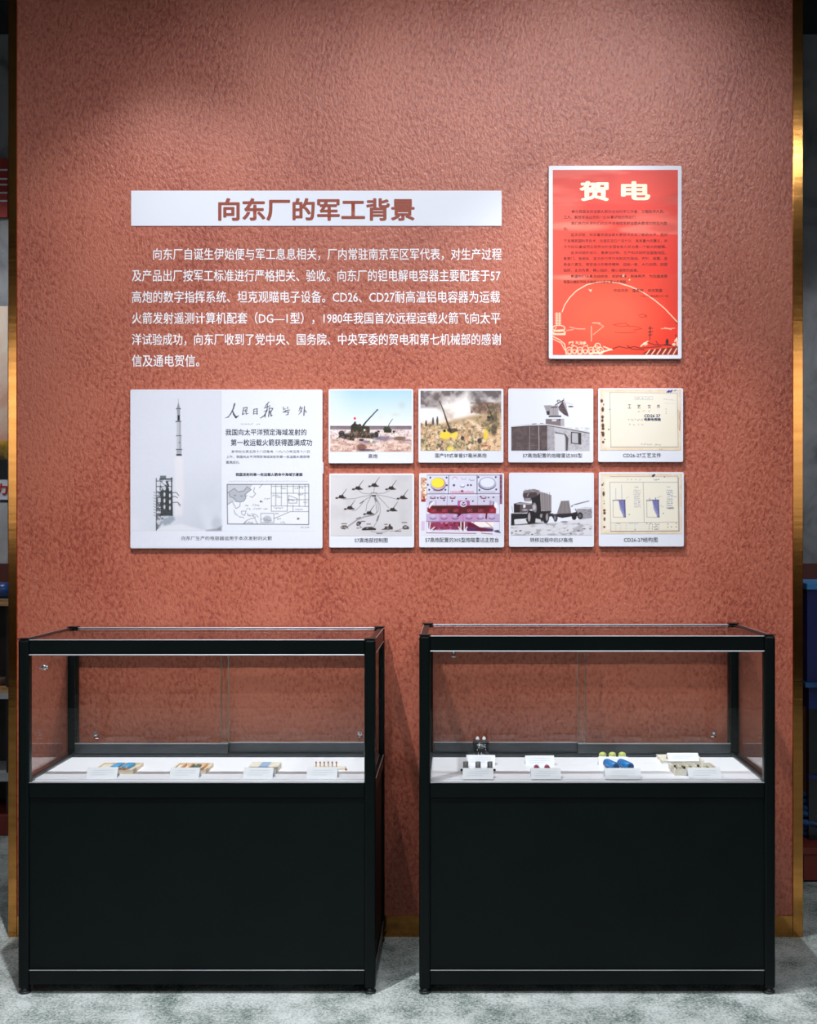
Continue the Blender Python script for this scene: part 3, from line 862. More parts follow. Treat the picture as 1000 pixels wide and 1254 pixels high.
c.ell(310, 430, 26, 60, (140, 132, 136)); c.ell(308, 420, 16, 30, (190, 186, 190))
c.poly([(80, 380), (150, 362), (280, 378), (290, 440), (240, 452), (230, 480), (80, 490)], (96, 84, 88)); c.rect(84, 385, 150, 480, (46, 38, 42)); c.poly([(110, 375), (270, 375), (270, 390), (110, 388)], (170, 164, 168))
c.ell(198, 408, 14, 20, (228, 228, 236)); c.ell(205, 450, 30, 10, (170, 166, 172)); c.line([(60, 410), (68, 470)], 8, (180, 176, 182)); c.line([(60, 485), (170, 485)], 8, (190, 186, 192))
c.poly([(50, 490), (230, 488), (240, 450), (290, 460), (400, 520), (400, 590), (320, 600), (235, 612), (85, 620), (85, 560), (170, 575), (230, 545), (90, 555), (84, 622), (50, 625)], (34, 32, 36))
c.poly([(90, 560), (150, 556), (170, 575), (210, 552), (236, 600), (90, 615)], (216, 215, 222)); c.ell(260, 535, 28, 72, (36, 34, 38)); c.ell(252, 530, 14, 50, (170, 162, 168)); c.poly([(325, 545), (375, 555), (395, 590), (320, 590)], (206, 205, 212)); c.ell(388, 515, 16, 22, (150, 146, 150))
c.ell(435, 535, 40, 62, (40, 36, 40)); c.ell(450, 530, 14, 40, (150, 142, 146)); c.poly([(460, 480), (520, 490), (545, 540), (530, 560), (500, 520), (470, 530)], (60, 52, 56))
c.line([(60, 618), (320, 604), (450, 598)], 10, (70, 66, 70), .8)
c.poly([(560, 490), (605, 350), (695, 345), (722, 490), (640, 505)], (136, 128, 130)); 
for x_, x2_ in [(620, 590), (650, 645), (680, 700)]:
    c.line([(x_, 355), (x2_, 490)], 6, (106, 98, 102), .8)
c.poly([(520, 495), (720, 485), (780, 470), (800, 520), (740, 520), (620, 540), (540, 520)], (48, 42, 46)); c.ell(545, 540, 24, 42, (60, 52, 56)); c.ell(540, 540, 12, 26, (130, 124, 128))
c.ell(752, 525, 28, 38, (40, 36, 40)); c.ell(820, 515, 30, 40, (44, 40, 44)); c.ell(818, 515, 14, 20, (110, 104, 108))
c.line([(725, 410), (760, 390), (918, 350)], 16, (110, 104, 108), 1, 10); c.ell(760, 420, 28, 26, (226, 228, 236)); c.line([(765, 440), (790, 490)], 10, (70, 64, 68)); c.ell(645, 583, 40, 8, (80, 60, 64), .8, .5)
c.build('photo_print', DP, t)
text('caption', '转移过程中的57高炮', 648.8, 700.8, 658.4, 664.0, DT, M['ink'], t)

# ---- 8 drawing sheet
t = board('photo_board', 'board showing a yellowed drawing sheet with two blue hatched sections', 'photo board', 733.0, 837.0, 578.2, 669.2, PG)
c = Canvas(735.4, 580.2, 834.5, 653.8, 1.8, (232, 230, 218), **Z1_(730, 575, 840, 675, 1000))
paper(c, 0)
for x_, y_, a1_, b1_ in [(66, 172, 12, 10), (78, 155, 6, 8), (80, 270, 13, 28), (86, 350, 5, 6), (86, 378, 5, 8), (88, 455, 15, 14), (90, 485, 15, 16), (90, 552, 11, 22), (88, 640, 13, 12), (78, 215, 4, 4)]:
    c.ell(x_, y_, a1_, b1_, (84, 30, 18), .95, .4)
g1 = (140, 130, 150)
for q in [((150, 78), (905, 74)), ((150, 142), (905, 142)), ((905, 74), (915, 685)), ((160, 595), (910, 585)), ((160, 688), (920, 685)), ((150, 142), (160, 690)), ((520, 142), (532, 590))]:
    c.line(q, 5, g1, .9)
c.line([(160, 690), (922, 684)], 7, (110, 108, 120)); c.line([(912, 90), (922, 684)], 6, (130, 126, 136))
bl = (78, 80, 150)
for ox_ in (0, 375):
    c.line([(185 + ox_, 345), (187 + ox_, 530), (320 + ox_, 532)], 5, (150, 148, 170)); c.line([(185 + ox_, 345), (245 + ox_, 340)], 14, (120, 116, 150), .8)
    c.poly([(245 + ox_, 338), (318 + ox_, 336), (324 + ox_, 530), (300 + ox_, 520), (262 + ox_, 440)], (150, 150, 192))
    for k in range(9):
        c.line([(250 + ox_ + k * 8, 342), (258 + ox_ + k * 8, 370 + k * 18)], 4, bl, .8)
    for k in range(8):
        c.line([(256 + k * 6 + ox_, 362 + k * 20), (318 + ox_, 358 + k * 20)], 4, bl, .6)
    c.line([(316 + ox_, 340), (322 + ox_, 530)], 10, (60, 60, 120)); c.line([(245 + ox_, 342), (318 + ox_, 340)], 9, (60, 60, 120)); c.line([(300 + ox_, 520), (322 + ox_, 532)], 8, (80, 80, 130))
c.line([(215, 210), (218, 335)], 3, g1, .9); c.line([(280, 170), (284, 335)], 6, (170, 160, 175), .9); c.line([(590, 315), (595, 350)], 5, bl); c.line([(655, 315), (660, 345)], 8, bl)
c.line([(670, 320), (720, 295)], 3, bl, .8); c.line([(715, 400), (745, 418)], 3, bl, .8); c.line([(330, 320), (360, 300)], 3, g1, .7)
r_ = random.Random(5)
for k in range(9):
    c.scribble(415, 232 + k * 23, 490, 232 + k * 23, 5, 13, (110, 112, 160), .8, 30 + k); c.scribble(780, 232 + k * 24, 900 if k == 3 else 850, 234 + k * 24, 6, 13, (90, 92, 150), .85, 50 + k)
c.scribble(425, 197, 465, 197, 4, 10, g1, .9, 3); c.scribble(785, 195, 820, 195, 3, 10, g1, .9, 4); c.scribble(790, 430, 860, 432, 8, 16, (40, 40, 90), .9, 6)
c.scribble(330, 112, 505, 112, 4, 13, (110, 108, 130), .8, 8); c.scribble(640, 115, 705, 115, 5, 14, (60, 60, 110), .9, 9); c.line([(625, 72), (645, 60)], 20, (28, 32, 90)); c.line([(650, 55), (632, 80)], 10, (28, 32, 90))
for k in range(3):
    c.line([(162, 620 + k * 20), (590, 616 + k * 20)], 2.5, (180, 174, 180), .7); c.scribble(645, 612 + k * 26, 690, 612 + k * 26, 4, 16, (40, 44, 120), .9, 70 + k)
for x_ in (215, 270, 330, 430, 590, 622, 700):
    c.line([(x_, 597), (x_, 685)], 2.5, (180, 174, 180), .7)
for x_ in (590, 622):
    for y_ in (612, 636, 660):
        c.ell(x_, y_, 5, 6, (70, 70, 120), .8, .5)
c.scribble(215, 600, 260, 600, 5, 9, (90, 90, 120), .8, 90); c.scribble(355, 600, 470, 598, 8, 8, (110, 108, 130), .7, 91)
for x_, y_ in [(757, 83), (795, 608), (888, 603), (835, 638), (888, 638), (795, 640), (365, 500), (745, 488), (560, 597), (605, 600), (430, 670)]:
    c.ell(x_, y_, 7, 6, (84, 80, 96), .85, .5)
c.build('photo_print', DP, t)
text('caption', 'CD26-27结构图', 763.6, 805.0, 658.0, 663.8, DT, M['ink'], t)

# ---- newspaper board
t = board('newspaper_board', 'large white board with rocket launch photo, headline and outline map', 'photo board', 159.6, 394.6, 477.0, 671.4)
bmc = NB()
xl = t.location
X1 = wx(394.6, DF) - xl.x
box(bmc, X1 - 0.02, X1 + 0.0035, 0 + DF + 0.002 - CAMD - xl.y, DF + TH + 0.002 - CAMD - xl.y, wz(580, DF) - xl.z, wz(566, DF) - xl.z)
child('edge_clip', bmc, M['board'], t)
c = Canvas(160.6, 478.0, 393.6, 670.4, 1.6, (224, 227, 238), **Z1_(155, 475, 285, 675, 815))
n = c.noise(14, 3, 2)
c.mix((n - .3) * .12, (190, 194, 206))
# left photograph
fx = np.clip((c.X - 60) / 665, 0, 1); fy = np.clip((c.Y - 540) / 560, 0, 1)
inph = c.region(20, 1096, 30, 727)
c.mix(inph * (0.10 + 0.25 * fx + 0.55 * fx * fy) * .8, (176, 180, 192))
c.mix(inph * np.clip((c.noise(200, 12, 3) - .55) * 2, 0, .5) * fy, (226, 229, 238))
c.line([(727, 30), (727, 1096)], 3, (200, 203, 214), .8); c.line([(30, 1097), (1450, 1099)], 3, (204, 207, 217), .8)
c.poly([(727, 1096), (727, 1060), (690, 1082), (610, 1096)], (70, 76, 88), .8, 20); c.ell(690, 1040, 40, 50, (170, 174, 186), .5, .8)
c.poly([(370, 525), (432, 525), (437, 800), (425, 980), (370, 980)], (232, 228, 232), .6, 25)
# rocket
gy = (150, 154, 162)
c.line([(397, 85), (397, 120)], 3, (130, 134, 142)); c.poly([(397, 105), (410, 156), (385, 156)], (140, 144, 154)); c.line([(382, 160), (413, 160)], 8, (40, 42, 48))
c.poly([(384, 164), (413, 164), (410, 178), (411, 208), (388, 208), (386, 180)], (150, 156, 166)); c.rect(390, 208, 409, 252, (38, 40, 46)); c.rect(384, 208, 390, 252, (190, 194, 202)); c.line([(379, 258), (415, 258)], 9, (40, 42, 48))
c.rect(384, 264, 416, 365, (188, 192, 200)); c.rect(402, 264, 416, 365, (166, 170, 180)); c.line([(382, 368), (418, 368)], 7, (60, 62, 68)); c.rect(384, 372, 419, 470, (190, 194, 202)); c.rect(404, 372, 419, 470, (160, 165, 175)); c.line([(382, 474), (423, 474)], 8, (46, 48, 54)); c.rect(384, 480, 422, 505, (166, 170, 180)); c.poly([(382, 507), (420, 507), (426, 521), (380, 521)], (20, 20, 24)); c.ell(404, 420, 5, 5, (90, 94, 104))
# gantry
dg_ = (56, 60, 62)
c.rect(256, 674, 303, 698, (110, 120, 128)); c.line([(228, 695), (228, 1095)], 7, dg_); c.line([(258, 700), (258, 1060)], 9, dg_); c.line([(345, 690), (345, 980)], 10, dg_); c.line([(256, 702), (348, 700)], 12, dg_)
c.poly([(255, 800), (300, 740), (352, 800), (356, 985), (300, 985), (255, 1050)], dg_, .96)
c.poly([(228, 800), (262, 790), (262, 1050), (228, 1095)], (80, 84, 88), .85)
c.mix(c.region(700, 1050, 228, 262) * np.clip((c.noise(18, 5, 2) - .5) * 8, 0, .8), (214, 216, 226))
for yy in range(715, 1000, 42):
    c.line([(228, yy), (350, yy)], 6, dg_); c.line([(258, yy), (300, yy + 38)], 5, dg_)
for yy in range(722, 960, 48):
    c.ell(332, yy + 8, 6, 15, (220, 222, 230), .95, .5); c.ell(290, yy, 12 if yy < 800 else 7, 16, (214, 216, 226), .9, .5); c.line([(308, yy), (320, yy + 30)], 16, dg_)
for yy in range(800, 980, 22):
    c.line([(208, yy), (222, yy + 8)], 5, (110, 112, 118), .9)
for yy, xx in ((805, 400), (835, 390), (880, 412)):
    c.line([(350, yy), (xx - 20, yy - 2), (xx, yy + 20 if yy != 835 else yy + 8)], 6, (80, 84, 90))
c.line([(395, 890), (412, 912)], 5, (150, 154, 162)); 
sm = c.noise(40, 77, 3)
c.poly([(240, 1070), (290, 985), (360, 985), (372, 1010), (330, 1050), (250, 1080)], (150, 160, 172), .9, 18); c.mix(c.region(985, 1070, 262, 372) * np.clip((sm - .5) * 5, 0, .8), (206, 212, 224))
c.poly([(235, 1095), (260, 1062), (420, 1045), (600, 1096)], (222, 224, 232), .9, 20); c.poly([(225, 1098), (228, 1060), (245, 1075)], (90, 96, 104))
# masthead brushwork (study view 270,475 .. 400,600)
c.X = (c.X / (815 / 130.) + 155 - 270) * (1000 / 130.); c.Y = (c.Y / (815 / 130.) + 475 - 475) * (1000 / 130.); c.aa = (1000 / 130.) / 1.6
ink = (34, 36, 42)
for q in [[(132, 150, 14), (120, 195, 11), (95, 245, 9), (70, 276, 9), (42, 283, 3)], [(112, 212, 8), (125, 250, 15), (145, 278, 18), (170, 262, 6)],
          [(214, 190, 8), (250, 184, 8), (246, 206, 6), (213, 212, 5)], [(216, 190, 7), (206, 250, 9), (228, 242, 5)], [(224, 224, 5), (252, 216, 6)], [(234, 206, 6), (243, 246, 9), (263, 240, 4)],
          [(314, 202, 8), (310, 248, 8)], [(314, 202, 6), (344, 197, 8), (344, 248, 9)], [(318, 222, 6), (342, 220, 5)], [(312, 244, 6), (342, 243, 6)],
          [(455, 134, 9), (430, 160, 7), (415, 190, 5)], [(410, 192, 5), (440, 178, 8), (468, 168, 6)], [(442, 150, 6), (438, 210, 10), (412, 262, 10), (376, 284, 8)], [(408, 222, 5), (436, 212, 8), (424, 240, 4), (420, 276, 8)],
          [(456, 190, 8), (492, 194, 8), (474, 225, 8), (458, 240, 5)], [(460, 190, 8), (452, 270, 10)], [(466, 216, 6), (476, 262, 12), (490, 258, 4)],
          [(590, 182, 8), (594, 208, 7)], [(600, 200, 6), (612, 196, 6)], [(630, 178, 6), (632, 196, 8)], [(588, 230, 8), (615, 214, 9), (652, 208, 6)], [(612, 214, 5), (606, 228, 6), (640, 226, 8), (634, 250, 8), (616, 256, 5)],
          [(752, 176, 9), (738, 218, 5)], [(745, 196, 6), (768, 188, 8), (756, 226, 8), (734, 252, 4)], [(752, 212, 5), (762, 226, 7)], [(790, 174, 8), (784, 258, 11)], [(788, 204, 6), (806, 228, 10)]]:
    for (xa, ya, wa), (xb, yb, wb) in zip(q, q[1:]):
        c.line([(xa, ya), (xb, yb)], wa, ink, 1, wb)
c.scribble(190, 342, 310, 342, 9, 9, (120, 122, 130), .8, 4); c.scribble(335, 342, 375, 342, 3, 9, (110, 112, 120), .8, 5)
c.scribble(75, 880, 820, 880, 60, 7, (150, 152, 160), .7, 6)
# map (study view 270,580 .. 400,675)
c.Y = c.Y - (580 - 475) * (1000 / 130.)
k1 = (84, 86, 94)
c.rect(65, 102, 830, 480, (228, 230, 238)); 
c.poly([(68, 104), (300, 104), (280, 140), (245, 180), (235, 230), (200, 270), (150, 270), (110, 262), (68, 290)], (196, 199, 208)); c.poly([(78, 180), (130, 140), (165, 170), (220, 160), (250, 125), (290, 150), (240, 190), (232, 250), (190, 268), (150, 260), (130, 235), (85, 215)], (178, 182, 192))
for q in [[(62, 102), (830, 102), (830, 480), (65, 474), (62, 102)], [(68, 180), (130, 138), (165, 172), (220, 162), (248, 124), (290, 150), (245, 185), (228, 200), (238, 230), (215, 262), (180, 268), (150, 262), (130, 235), (85, 215), (78, 180)],
          [(68, 290), (110, 264), (130, 300), (145, 330), (180, 310), (185, 275)], [(125, 345), (140, 380), (160, 395)], [(170, 405), (220, 415)], [(195, 355), (240, 352), (225, 395), (200, 380), (195, 355)], [(250, 375), (262, 400)],
          [(290, 378), (330, 385), (355, 410)], [(305, 400), (330, 412)], [(215, 472), (240, 445), (280, 425), (320, 418), (345, 470)], [(378, 374), (502, 374), (502, 460), (378, 460), (378, 374)], [(502, 424), (655, 358), (828, 358)],
          [(478, 106), (478, 355), (628, 355), (628, 106)], [(478, 185), (828, 185)], [(478, 305), (628, 305)], [(520, 106), (520, 300)], [(572, 106), (572, 300)], [(628, 245), (828, 245)], [(685, 106), (685, 185)], [(740, 106), (740, 310)],
          [(795, 106), (795, 310)], [(640, 205), (720, 235), (718, 278), (640, 278), (640, 205)], [(628, 305), (828, 310)], [(682, 295), (682, 355)], [(320, 130), (310, 170), (330, 190), (300, 225), (275, 215)], [(390, 106), (362, 135)], [(250, 205), (238, 215)], [(478, 120), (828, 120)]]:
    c.line(q, 5.5, k1, .85)
c.line([(62, 102), (830, 102), (830, 480), (65, 474), (62, 102)], 7, k1)
for x_, y_, n_ in [(425, 235, 4), (320, 295, 5), (330, 330, 6), (415, 330, 3), (240, 300, 3), (255, 330, 3), (580, 140, 4), (720, 135, 7), (500, 205, 5), (540, 220, 4), (740, 195, 5), (650, 250, 5), (525, 325, 7), (720, 335, 6), (790, 270, 3), (245, 460, 7), (400, 425, 5), (430, 440, 6), (520, 375, 3), (575, 460, 3), (540, 425, 3), (375, 260, 2), (725, 425, 2), (130, 205, 2), (190, 208, 2), (270, 395, 5)]:
    c.scribble(x_ - n_ * 3, y_, x_ + n_ * 9, y_ + 3, n_, 13, (60, 62, 70), .85, int(x_ + y_))
c.ell(440, 430, 40, 34, (150, 153, 162), .6, .4); c.ell(378, 262, 9, 9, (60, 62, 68)); c.ell(730, 425, 11, 11, (60, 62, 68), .8, .5)
c.scribble(750, 506, 835, 508, 7, 11, (100, 102, 110), .85, 2)
c.build('newspaper_print', DP, t)
text('headline', '我国向太平洋预定海域发射的', 276.0, 375.2, 525.3, 533.2, DT, M['ink'], t, 0.014)
text('headline', '第一枚运载火箭获得圆满成功', 282.6, 382.0, 537.8, 546.0, DT, M['ink'], t, 0.014)
text('small_print', '新华社北京五月十八日急电  一九八〇年五月十八日', 283.5, 379, 551.2, 554.6, DT, M['ink_grey'], t, 0.01, 1)
text('small_print', '上午，我国向太平洋预定海域发射的第一枚运载火箭获得', 277, 379, 557.6, 561.2, DT, M['ink_grey'], t, 0.01, 1)
text('small_print', '圆满成功。', 276.8, 293.5, 564.4, 568, DT, M['ink_grey'], t, 0.01, 1)
text('headline', '我国发射的第一枚运载火箭命中海域示意图', 288.4, 370.2, 579.0, 583.2, DT, M['ink'], t, 0.03)
text('caption', '向东厂生产的电容器运用于本次发射的火箭', 222.2, 332.8, 656.6, 661.6, DT, M['ink'], t, 0.0)

# ---- red congratulation poster
t = board('red_poster', 'framed red poster with cream heading and white arc, upper right of the wall', 'poster', 671.8, 834.2, 203.0, 439.2, th=0.010)
c = Canvas(676.6, 208.0, 829.8, 434.6, 1.6, (222, 58, 38), ox=660, oy=190, sc=916 / 190.)
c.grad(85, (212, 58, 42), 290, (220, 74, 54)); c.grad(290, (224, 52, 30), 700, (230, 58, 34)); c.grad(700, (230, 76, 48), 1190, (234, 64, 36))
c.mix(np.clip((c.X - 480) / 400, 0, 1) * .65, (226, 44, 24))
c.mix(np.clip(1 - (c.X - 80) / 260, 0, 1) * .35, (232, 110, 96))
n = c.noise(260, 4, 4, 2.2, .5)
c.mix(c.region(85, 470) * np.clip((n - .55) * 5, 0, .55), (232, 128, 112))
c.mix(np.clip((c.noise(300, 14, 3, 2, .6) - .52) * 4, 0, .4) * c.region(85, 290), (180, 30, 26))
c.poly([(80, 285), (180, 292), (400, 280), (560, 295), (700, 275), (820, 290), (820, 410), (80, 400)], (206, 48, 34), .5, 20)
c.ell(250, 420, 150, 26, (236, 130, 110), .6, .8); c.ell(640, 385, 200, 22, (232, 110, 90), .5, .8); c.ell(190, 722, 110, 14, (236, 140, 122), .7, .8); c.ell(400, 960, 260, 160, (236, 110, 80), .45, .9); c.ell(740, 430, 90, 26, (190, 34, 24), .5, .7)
cr = (244, 222, 190)
arc = [(135, 925), (150, 885), (180, 840), (220, 800), (280, 765), (340, 750), (400, 746), (470, 755), (540, 776), (610, 808), (680, 855), (740, 905), (815, 985)]
c.line(arc, 4.5, cr); c.poly([(290, 790), (300, 796), (312, 792), (304, 800), (308, 808), (298, 800)], (250, 236, 214)); c.ell(498, 713, 6, 9, (252, 238, 200)); c.ell(533, 736, 4, 3, cr)
for yy in range(935, 1000, 10):
    c.line([(95, yy), (128, yy)], 4, cr, .9)
c.line([(104, 930), (104, 1005)], 4, cr); c.line([(120, 930), (120, 1005)], 4, cr)
for e in [(115, 1022, 36, 18), (118, 1046, 36, 10)]:
    c.ring(*e, 5, cr)
c.rect(80, 1052, 155, 1062, cr, .9); c.line([(80, 1070), (120, 1090), (150, 1115), (160, 1180)], 5, cr); c.line([(82, 1085), (130, 1110), (150, 1150)], 4, cr); c.line([(100, 1015), (90, 1035), (140, 1030)], 4, cr)
for i, x_ in enumerate((178, 208, 240, 272, 305, 335, 360)):
    c.ring(x_, 1155 - (i % 2) * 8, 19, 21, 4, cr, .9); c.ring(x_, 1160, 10, 12, 4, cr, .9)
c.line([(300, 1170), (360, 1165), (430, 1145)], 8, cr); c.line([(380, 1130), (430, 1150)], 5, cr); c.ring(345, 1125, 16, 14, 4, cr); c.scribble(180, 1112, 200, 1112, 3, 22, cr, .9, 3); c.scribble(220, 1110, 280, 1112, 7, 18, cr, .9, 4); c.line([(175, 1180), (345, 1182)], 4, cr)
c.line([(308, 1010), (308, 1098)], 3.5, cr, .7); c.line([(318, 1060), (380, 1010), (350, 995)], 3, cr, .6); c.line([(315, 990), (360, 992)], 4, cr, .7)
for q in [[(180, 1015), (220, 1025), (270, 1026)], [(160, 1035), (200, 1030)], [(720, 1025), (800, 1022)], [(740, 1018), (780, 1030)]]:
    c.line(q, 4, cr, .6)
dk = (120, 24, 14)
for q in [[(435, 1000), (510, 992), (530, 1008), (480, 1012), (440, 1002)], [(530, 1012), (560, 1010), (608, 1025), (560, 1032)], [(445, 1045), (500, 1050), (570, 1045)], [(585, 945), (610, 938), (636, 948), (612, 958), (590, 955)], [(620, 940), (635, 960)]]:
    c.line(q, 4, (170, 30, 20), .85)
for q in [[(655, 1010), (653, 1090)], [(645, 1022), (668, 1022)], [(643, 1045), (668, 1042)], [(646, 1062), (664, 1060)], [(430, 1145), (470, 1130), (520, 1140), (560, 1130), (600, 1140), (650, 1135), (720, 1130)], [(640, 1105), (680, 1120), (750, 1122), (820, 1128)], [(690, 1100), (700, 1115)], [(520, 1125), (545, 1145), (620, 1150)],
          [(620, 1165), (680, 1150), (760, 1140), (820, 1135)], [(805, 985), (815, 995)], [(806, 1060), (808, 1090)]]:
    c.line(q, 6, (80, 26, 16), .9)
c.ell(755, 1102, 9, 18, (50, 24, 18)); c.line([(738, 1118), (775, 1120)], 6, (60, 26, 18))
c.poly([(590, 1180), (640, 1160), (720, 1145), (822, 1132), (822, 1178)], (120, 40, 24), .6, 8)
for i in range(12):
    x_ = 630 + i * 16
    c.line([(x_, 1178), (x_ + 22, 1150 - i)], 5, (70, 26, 16) if i % 2 else cr, .9)
c.line([(600, 1128), (620, 1110), (640, 1100)], 6, cr); c.ell(625, 1115, 14, 8, cr, .7, .5); c.line([(800, 1100), (812, 1080), (815, 1125)], 7, cr); c.ell(795, 1118, 10, 8, cr, .9, .4)
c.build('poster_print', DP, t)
text('heading', '贺', 709.3, 745.2, 221.9, 246.3, DT, M['ink_cream'], t, 0.04, 3)
text('heading', '电', 760.0, 796.0, 221.9, 245.2, DT, M['ink_cream'], t, 0.04, 3)
Q = [(190, 740, 333, '参与我国发射运载火箭的全体科学工作者、工程技术人员、'), (145, 575, 366, '工人、解放军指战员和一切从事试验的同志们：'),
     (188, 755, 402, '我们热烈祝贺你们向太平洋海域发射运载火箭成功的巨大胜'), (145, 170, 436, '利。'),
     (186, 757, 470, '这次试验，标志着我国运载火箭技术达到了新的水平，这对'), (145, 757, 506, '于发展我国科学技术，加速实现四个现代化，具有重大的意义，对'),
     (145, 750, 541, '于为四化建设而忘我劳动的全国各族人民也是一个极大的鼓舞。'), (186, 750, 576, '这次试验的成功，是参加研制、生产和试验的全国各地区、'),
     (143, 757, 610, '各部门、各部队，坚决执行党中央制定的路线、方针、政策，发'), (143, 757, 645, '扬自力更生、艰苦奋斗的革命精神，团结一致，大力协同，刻苦'),
     (143, 585, 680, '钻研，主动负责，精心组织，精心指挥的结果。'), (186, 757, 715, '希望你们认真总结经验，戒骄戒躁，再接再厉，为加速发展'),
     (143, 520, 748, '我国尖端科学技术继续作出新的更大的贡献。'), (440, 727, 799, '中共中央    国务院    中央军委'), (596, 760, 832, '一九八〇年五月二十一日')]
k = 190 / 916.
for a, b_, yy, s in Q:
    h = 10 if yy < 820 else 7
    text('text_line', s, 660 + a * k, 660 + b_ * k, 190 + (yy - h) * k, 190 + (yy + h) * k, DT, M['ink_darkred'], t, 0.01, 1)


# ------------------------------------------------------------------ display cases
SH = 0.712     # height of the white exhibition deck


def dcase(X0, X1, H, label, front_door, knobs):
    YF, YB = 4.16 - CAMD, 4.73 - CAMD
    W, Dp = X1 - X0, YB - YF
    p = 0.038
    t = thing('display_case', label, 'display case', ((X0 + X1) / 2, (YF + YB) / 2, 0))
    a, b_ = -W / 2, W / 2
    f, k = -Dp / 2, Dp / 2
    foot = 0.018
    for px_, py_ in ((a, f), (b_ - p, f), (a, k - p), (b_ - p, k - p)):
        po = child('post', box(NB(), px_, px_ + p, py_, py_ + p, foot, H - 0.004, 0.008), M['black'], t)
        cap = NB(); box(cap, px_ - .001, px_ + p + .001, py_ - .001, py_ + p + .001, H - 0.004, H, 0.0018)
        child('post_cap', cap, M['black'], po)
        ft = NB(); cyl(ft, (px_ + p / 2, py_ + p / 2, foot / 2), 0.014, foot); cyl(ft, (px_ + p / 2, py_ + p / 2, 0.004), 0.02, 0.008)
        child('foot', ft, M['track'], t, True)
    s = 0.003
    T = 0.022

    def rails(nm, z0, z1, lip_top=None, lip_bot=None, sides=('f', 'b', 'l', 'r')):
        for q in sides:
            bm = NB()
            if q == 'f':
                R = (a + p, b_ - p, f + s, f + s + T)
            elif q == 'b':
                R = (a + p, b_ - p, k - s - T, k - s)
            elif q == 'l':
                R = (a + s, a + s + T, f + p, k - p)
            else:
                R = (b_ - s - T, b_ - s, f + p, k - p)
            box(bm, *R, z0, z1, 0.002)
            ro = child(nm, bm, M['black'], t)
            for z in (lip_top, lip_bot):  # chrome edge on the middle rail; elsewhere rods added to draw bevel highlights
                if z is None:
                    continue
                l = NB()
                cx_, cy_ = (R[0] + R[1]) / 2, (R[2] + R[3]) / 2
                if q in 'fb':
                    for yy in (R[2],):
                        cyl(l, (cx_, yy, z), 0.0022 if z != lip_top else 0.0016, R[1] - R[0], 'X', 8)
                else:
                    for xx in (R[0] if q == 'l' else R[1],):
                        cyl(l, (xx, cy_, z), 0.0014, R[3] - R[2], 'Y', 8)
                child('glint_lip', l, M['lip'], ro)
    zt = H - 0.006
    rails('top_rail', zt - 0.050, zt, zt + 0.0008, zt - 0.050)
    zm = SH + 0.002
    rails('middle_rail', zm - 0.048, zm, zm + 0.0016)
    rails('base_rail', foot + 0.014, foot + 0.062, foot + 0.063)
    # solid lower body
    g = 0.010
    z0, z1 = foot + 0.062, zm - 0.048
    for R in ((a + p, b_ - p, f + g, f + g + 0.008), (a + p, b_ - p, k - g - 0.008, k - g), (a + g, a + g + 0.008, f + p, k - p), (b_ - g - 0.008, b_ - g, f + p, k - p)):
        child('side_panel', box(NB(), *R, z0, z1), M['panel'], t)
    child('bottom_panel', box(NB(), a + p, b_ - p, f + p, k - p, foot + 0.016, foot + 0.03), M['panel'], t)
    # white deck with raised pad
    child('display_deck', box(NB(), a + s + T, b_ - s - T, f + s + T, k - s - T, SH - 0.02, SH), M['shelf_white'], t)
    child('display_pad', box(NB(), a + 0.035, b_ - 0.035, f + 0.065, k - 0.095, SH, SH + 0.004, 0.001), M['shelf_white'], t)
    # glass
    gz0, gz1 = zm, zt - 0.049
    ins = 0.011
    child('glass_pane', box(NB(), a + p - .004, b_ - p + .004, f + ins, f + ins + 0.005, gz0, gz1), M['glass'], t)
    for xx in (a + ins, b_ - ins - 0.005):
        child('glass_pane', box(NB(), xx, xx + 0.005, f + p - .004, k - p + .004, gz0, gz1), M['glass'], t)
    child('glass_top', box(NB(), a + s + T, b_ - s - T, f + s + T, k - s - T, zt - 0.008, zt - 0.002), M['glass'], t)
    # inner corner angle along both sides of the deck
    for xx in (a + s + T, b_ - s - T - 0.012):
        child('deck_angle', box(NB(), xx, xx + 0.012, f + p, k - p, SH, SH + 0.012, 0.002), M['track'], t)
    # track and sliding doors at the back
    child('door_track', box(NB(), a + p, b_ - p, k - 0.085, k - 0.03, SH, SH + 0.012, 0.001), M['track'], t)
    for i in (0, 1):
        nf = (i == front_door)
        yy = k - 0.075 if nf else k - 0.050
        xa, xb = (a + p + 0.002, 0.016) if i == 0 else (-0.016, b_ - p - 0.002)
        d = child('sliding_door', box(NB(), xa, xb, yy, yy + 0.014, SH + 0.012, SH + 0.050, 0.002), M['track'], t)
        child('door_pane', box(NB(), xa, xb, yy + 0.0045, yy + 0.0095, SH + 0.050, gz1 - 0.004), M['glass'], d)
        l = NB(); box(l, xa, xb, yy + 0.001, yy + 0.013, SH + 0.050, SH + 0.0525)
        child('door_lip', l, M['lip'], d)
        xe = xb if i == 0 else xa
        e = NB(); box(e, xe - 0.0012, xe + 0.0012, yy + 0.004, yy + 0.010, SH + 0.050, gz1 - 0.004)
        child('pane_edge', e, M['edge'], d)
        for (ki, kx, kz) in knobs:
            if ki == i:
                kb = NB()
                cyl(kb, (kx - t.location.x, yy - 0.001, kz), 0.0085, 0.010, 'Y', 16)
                bmesh.ops.create_uvsphere(kb, u_segments=10, v_segments=6, radius=0.005, matrix=Matrix.Translation((kx - t.location.x, yy - 0.007, kz)))
                box(kb, kx - t.location.x - 0.009, kx - t.location.x + 0.009, yy + 0.001, yy + 0.0045, kz - 0.018, kz - 0.012)
                child('door_lock', kb, M['chrome'], d, True)
    return t


def kz(px, py, D=4.66):
    return wx(px, D), wz(py, D)


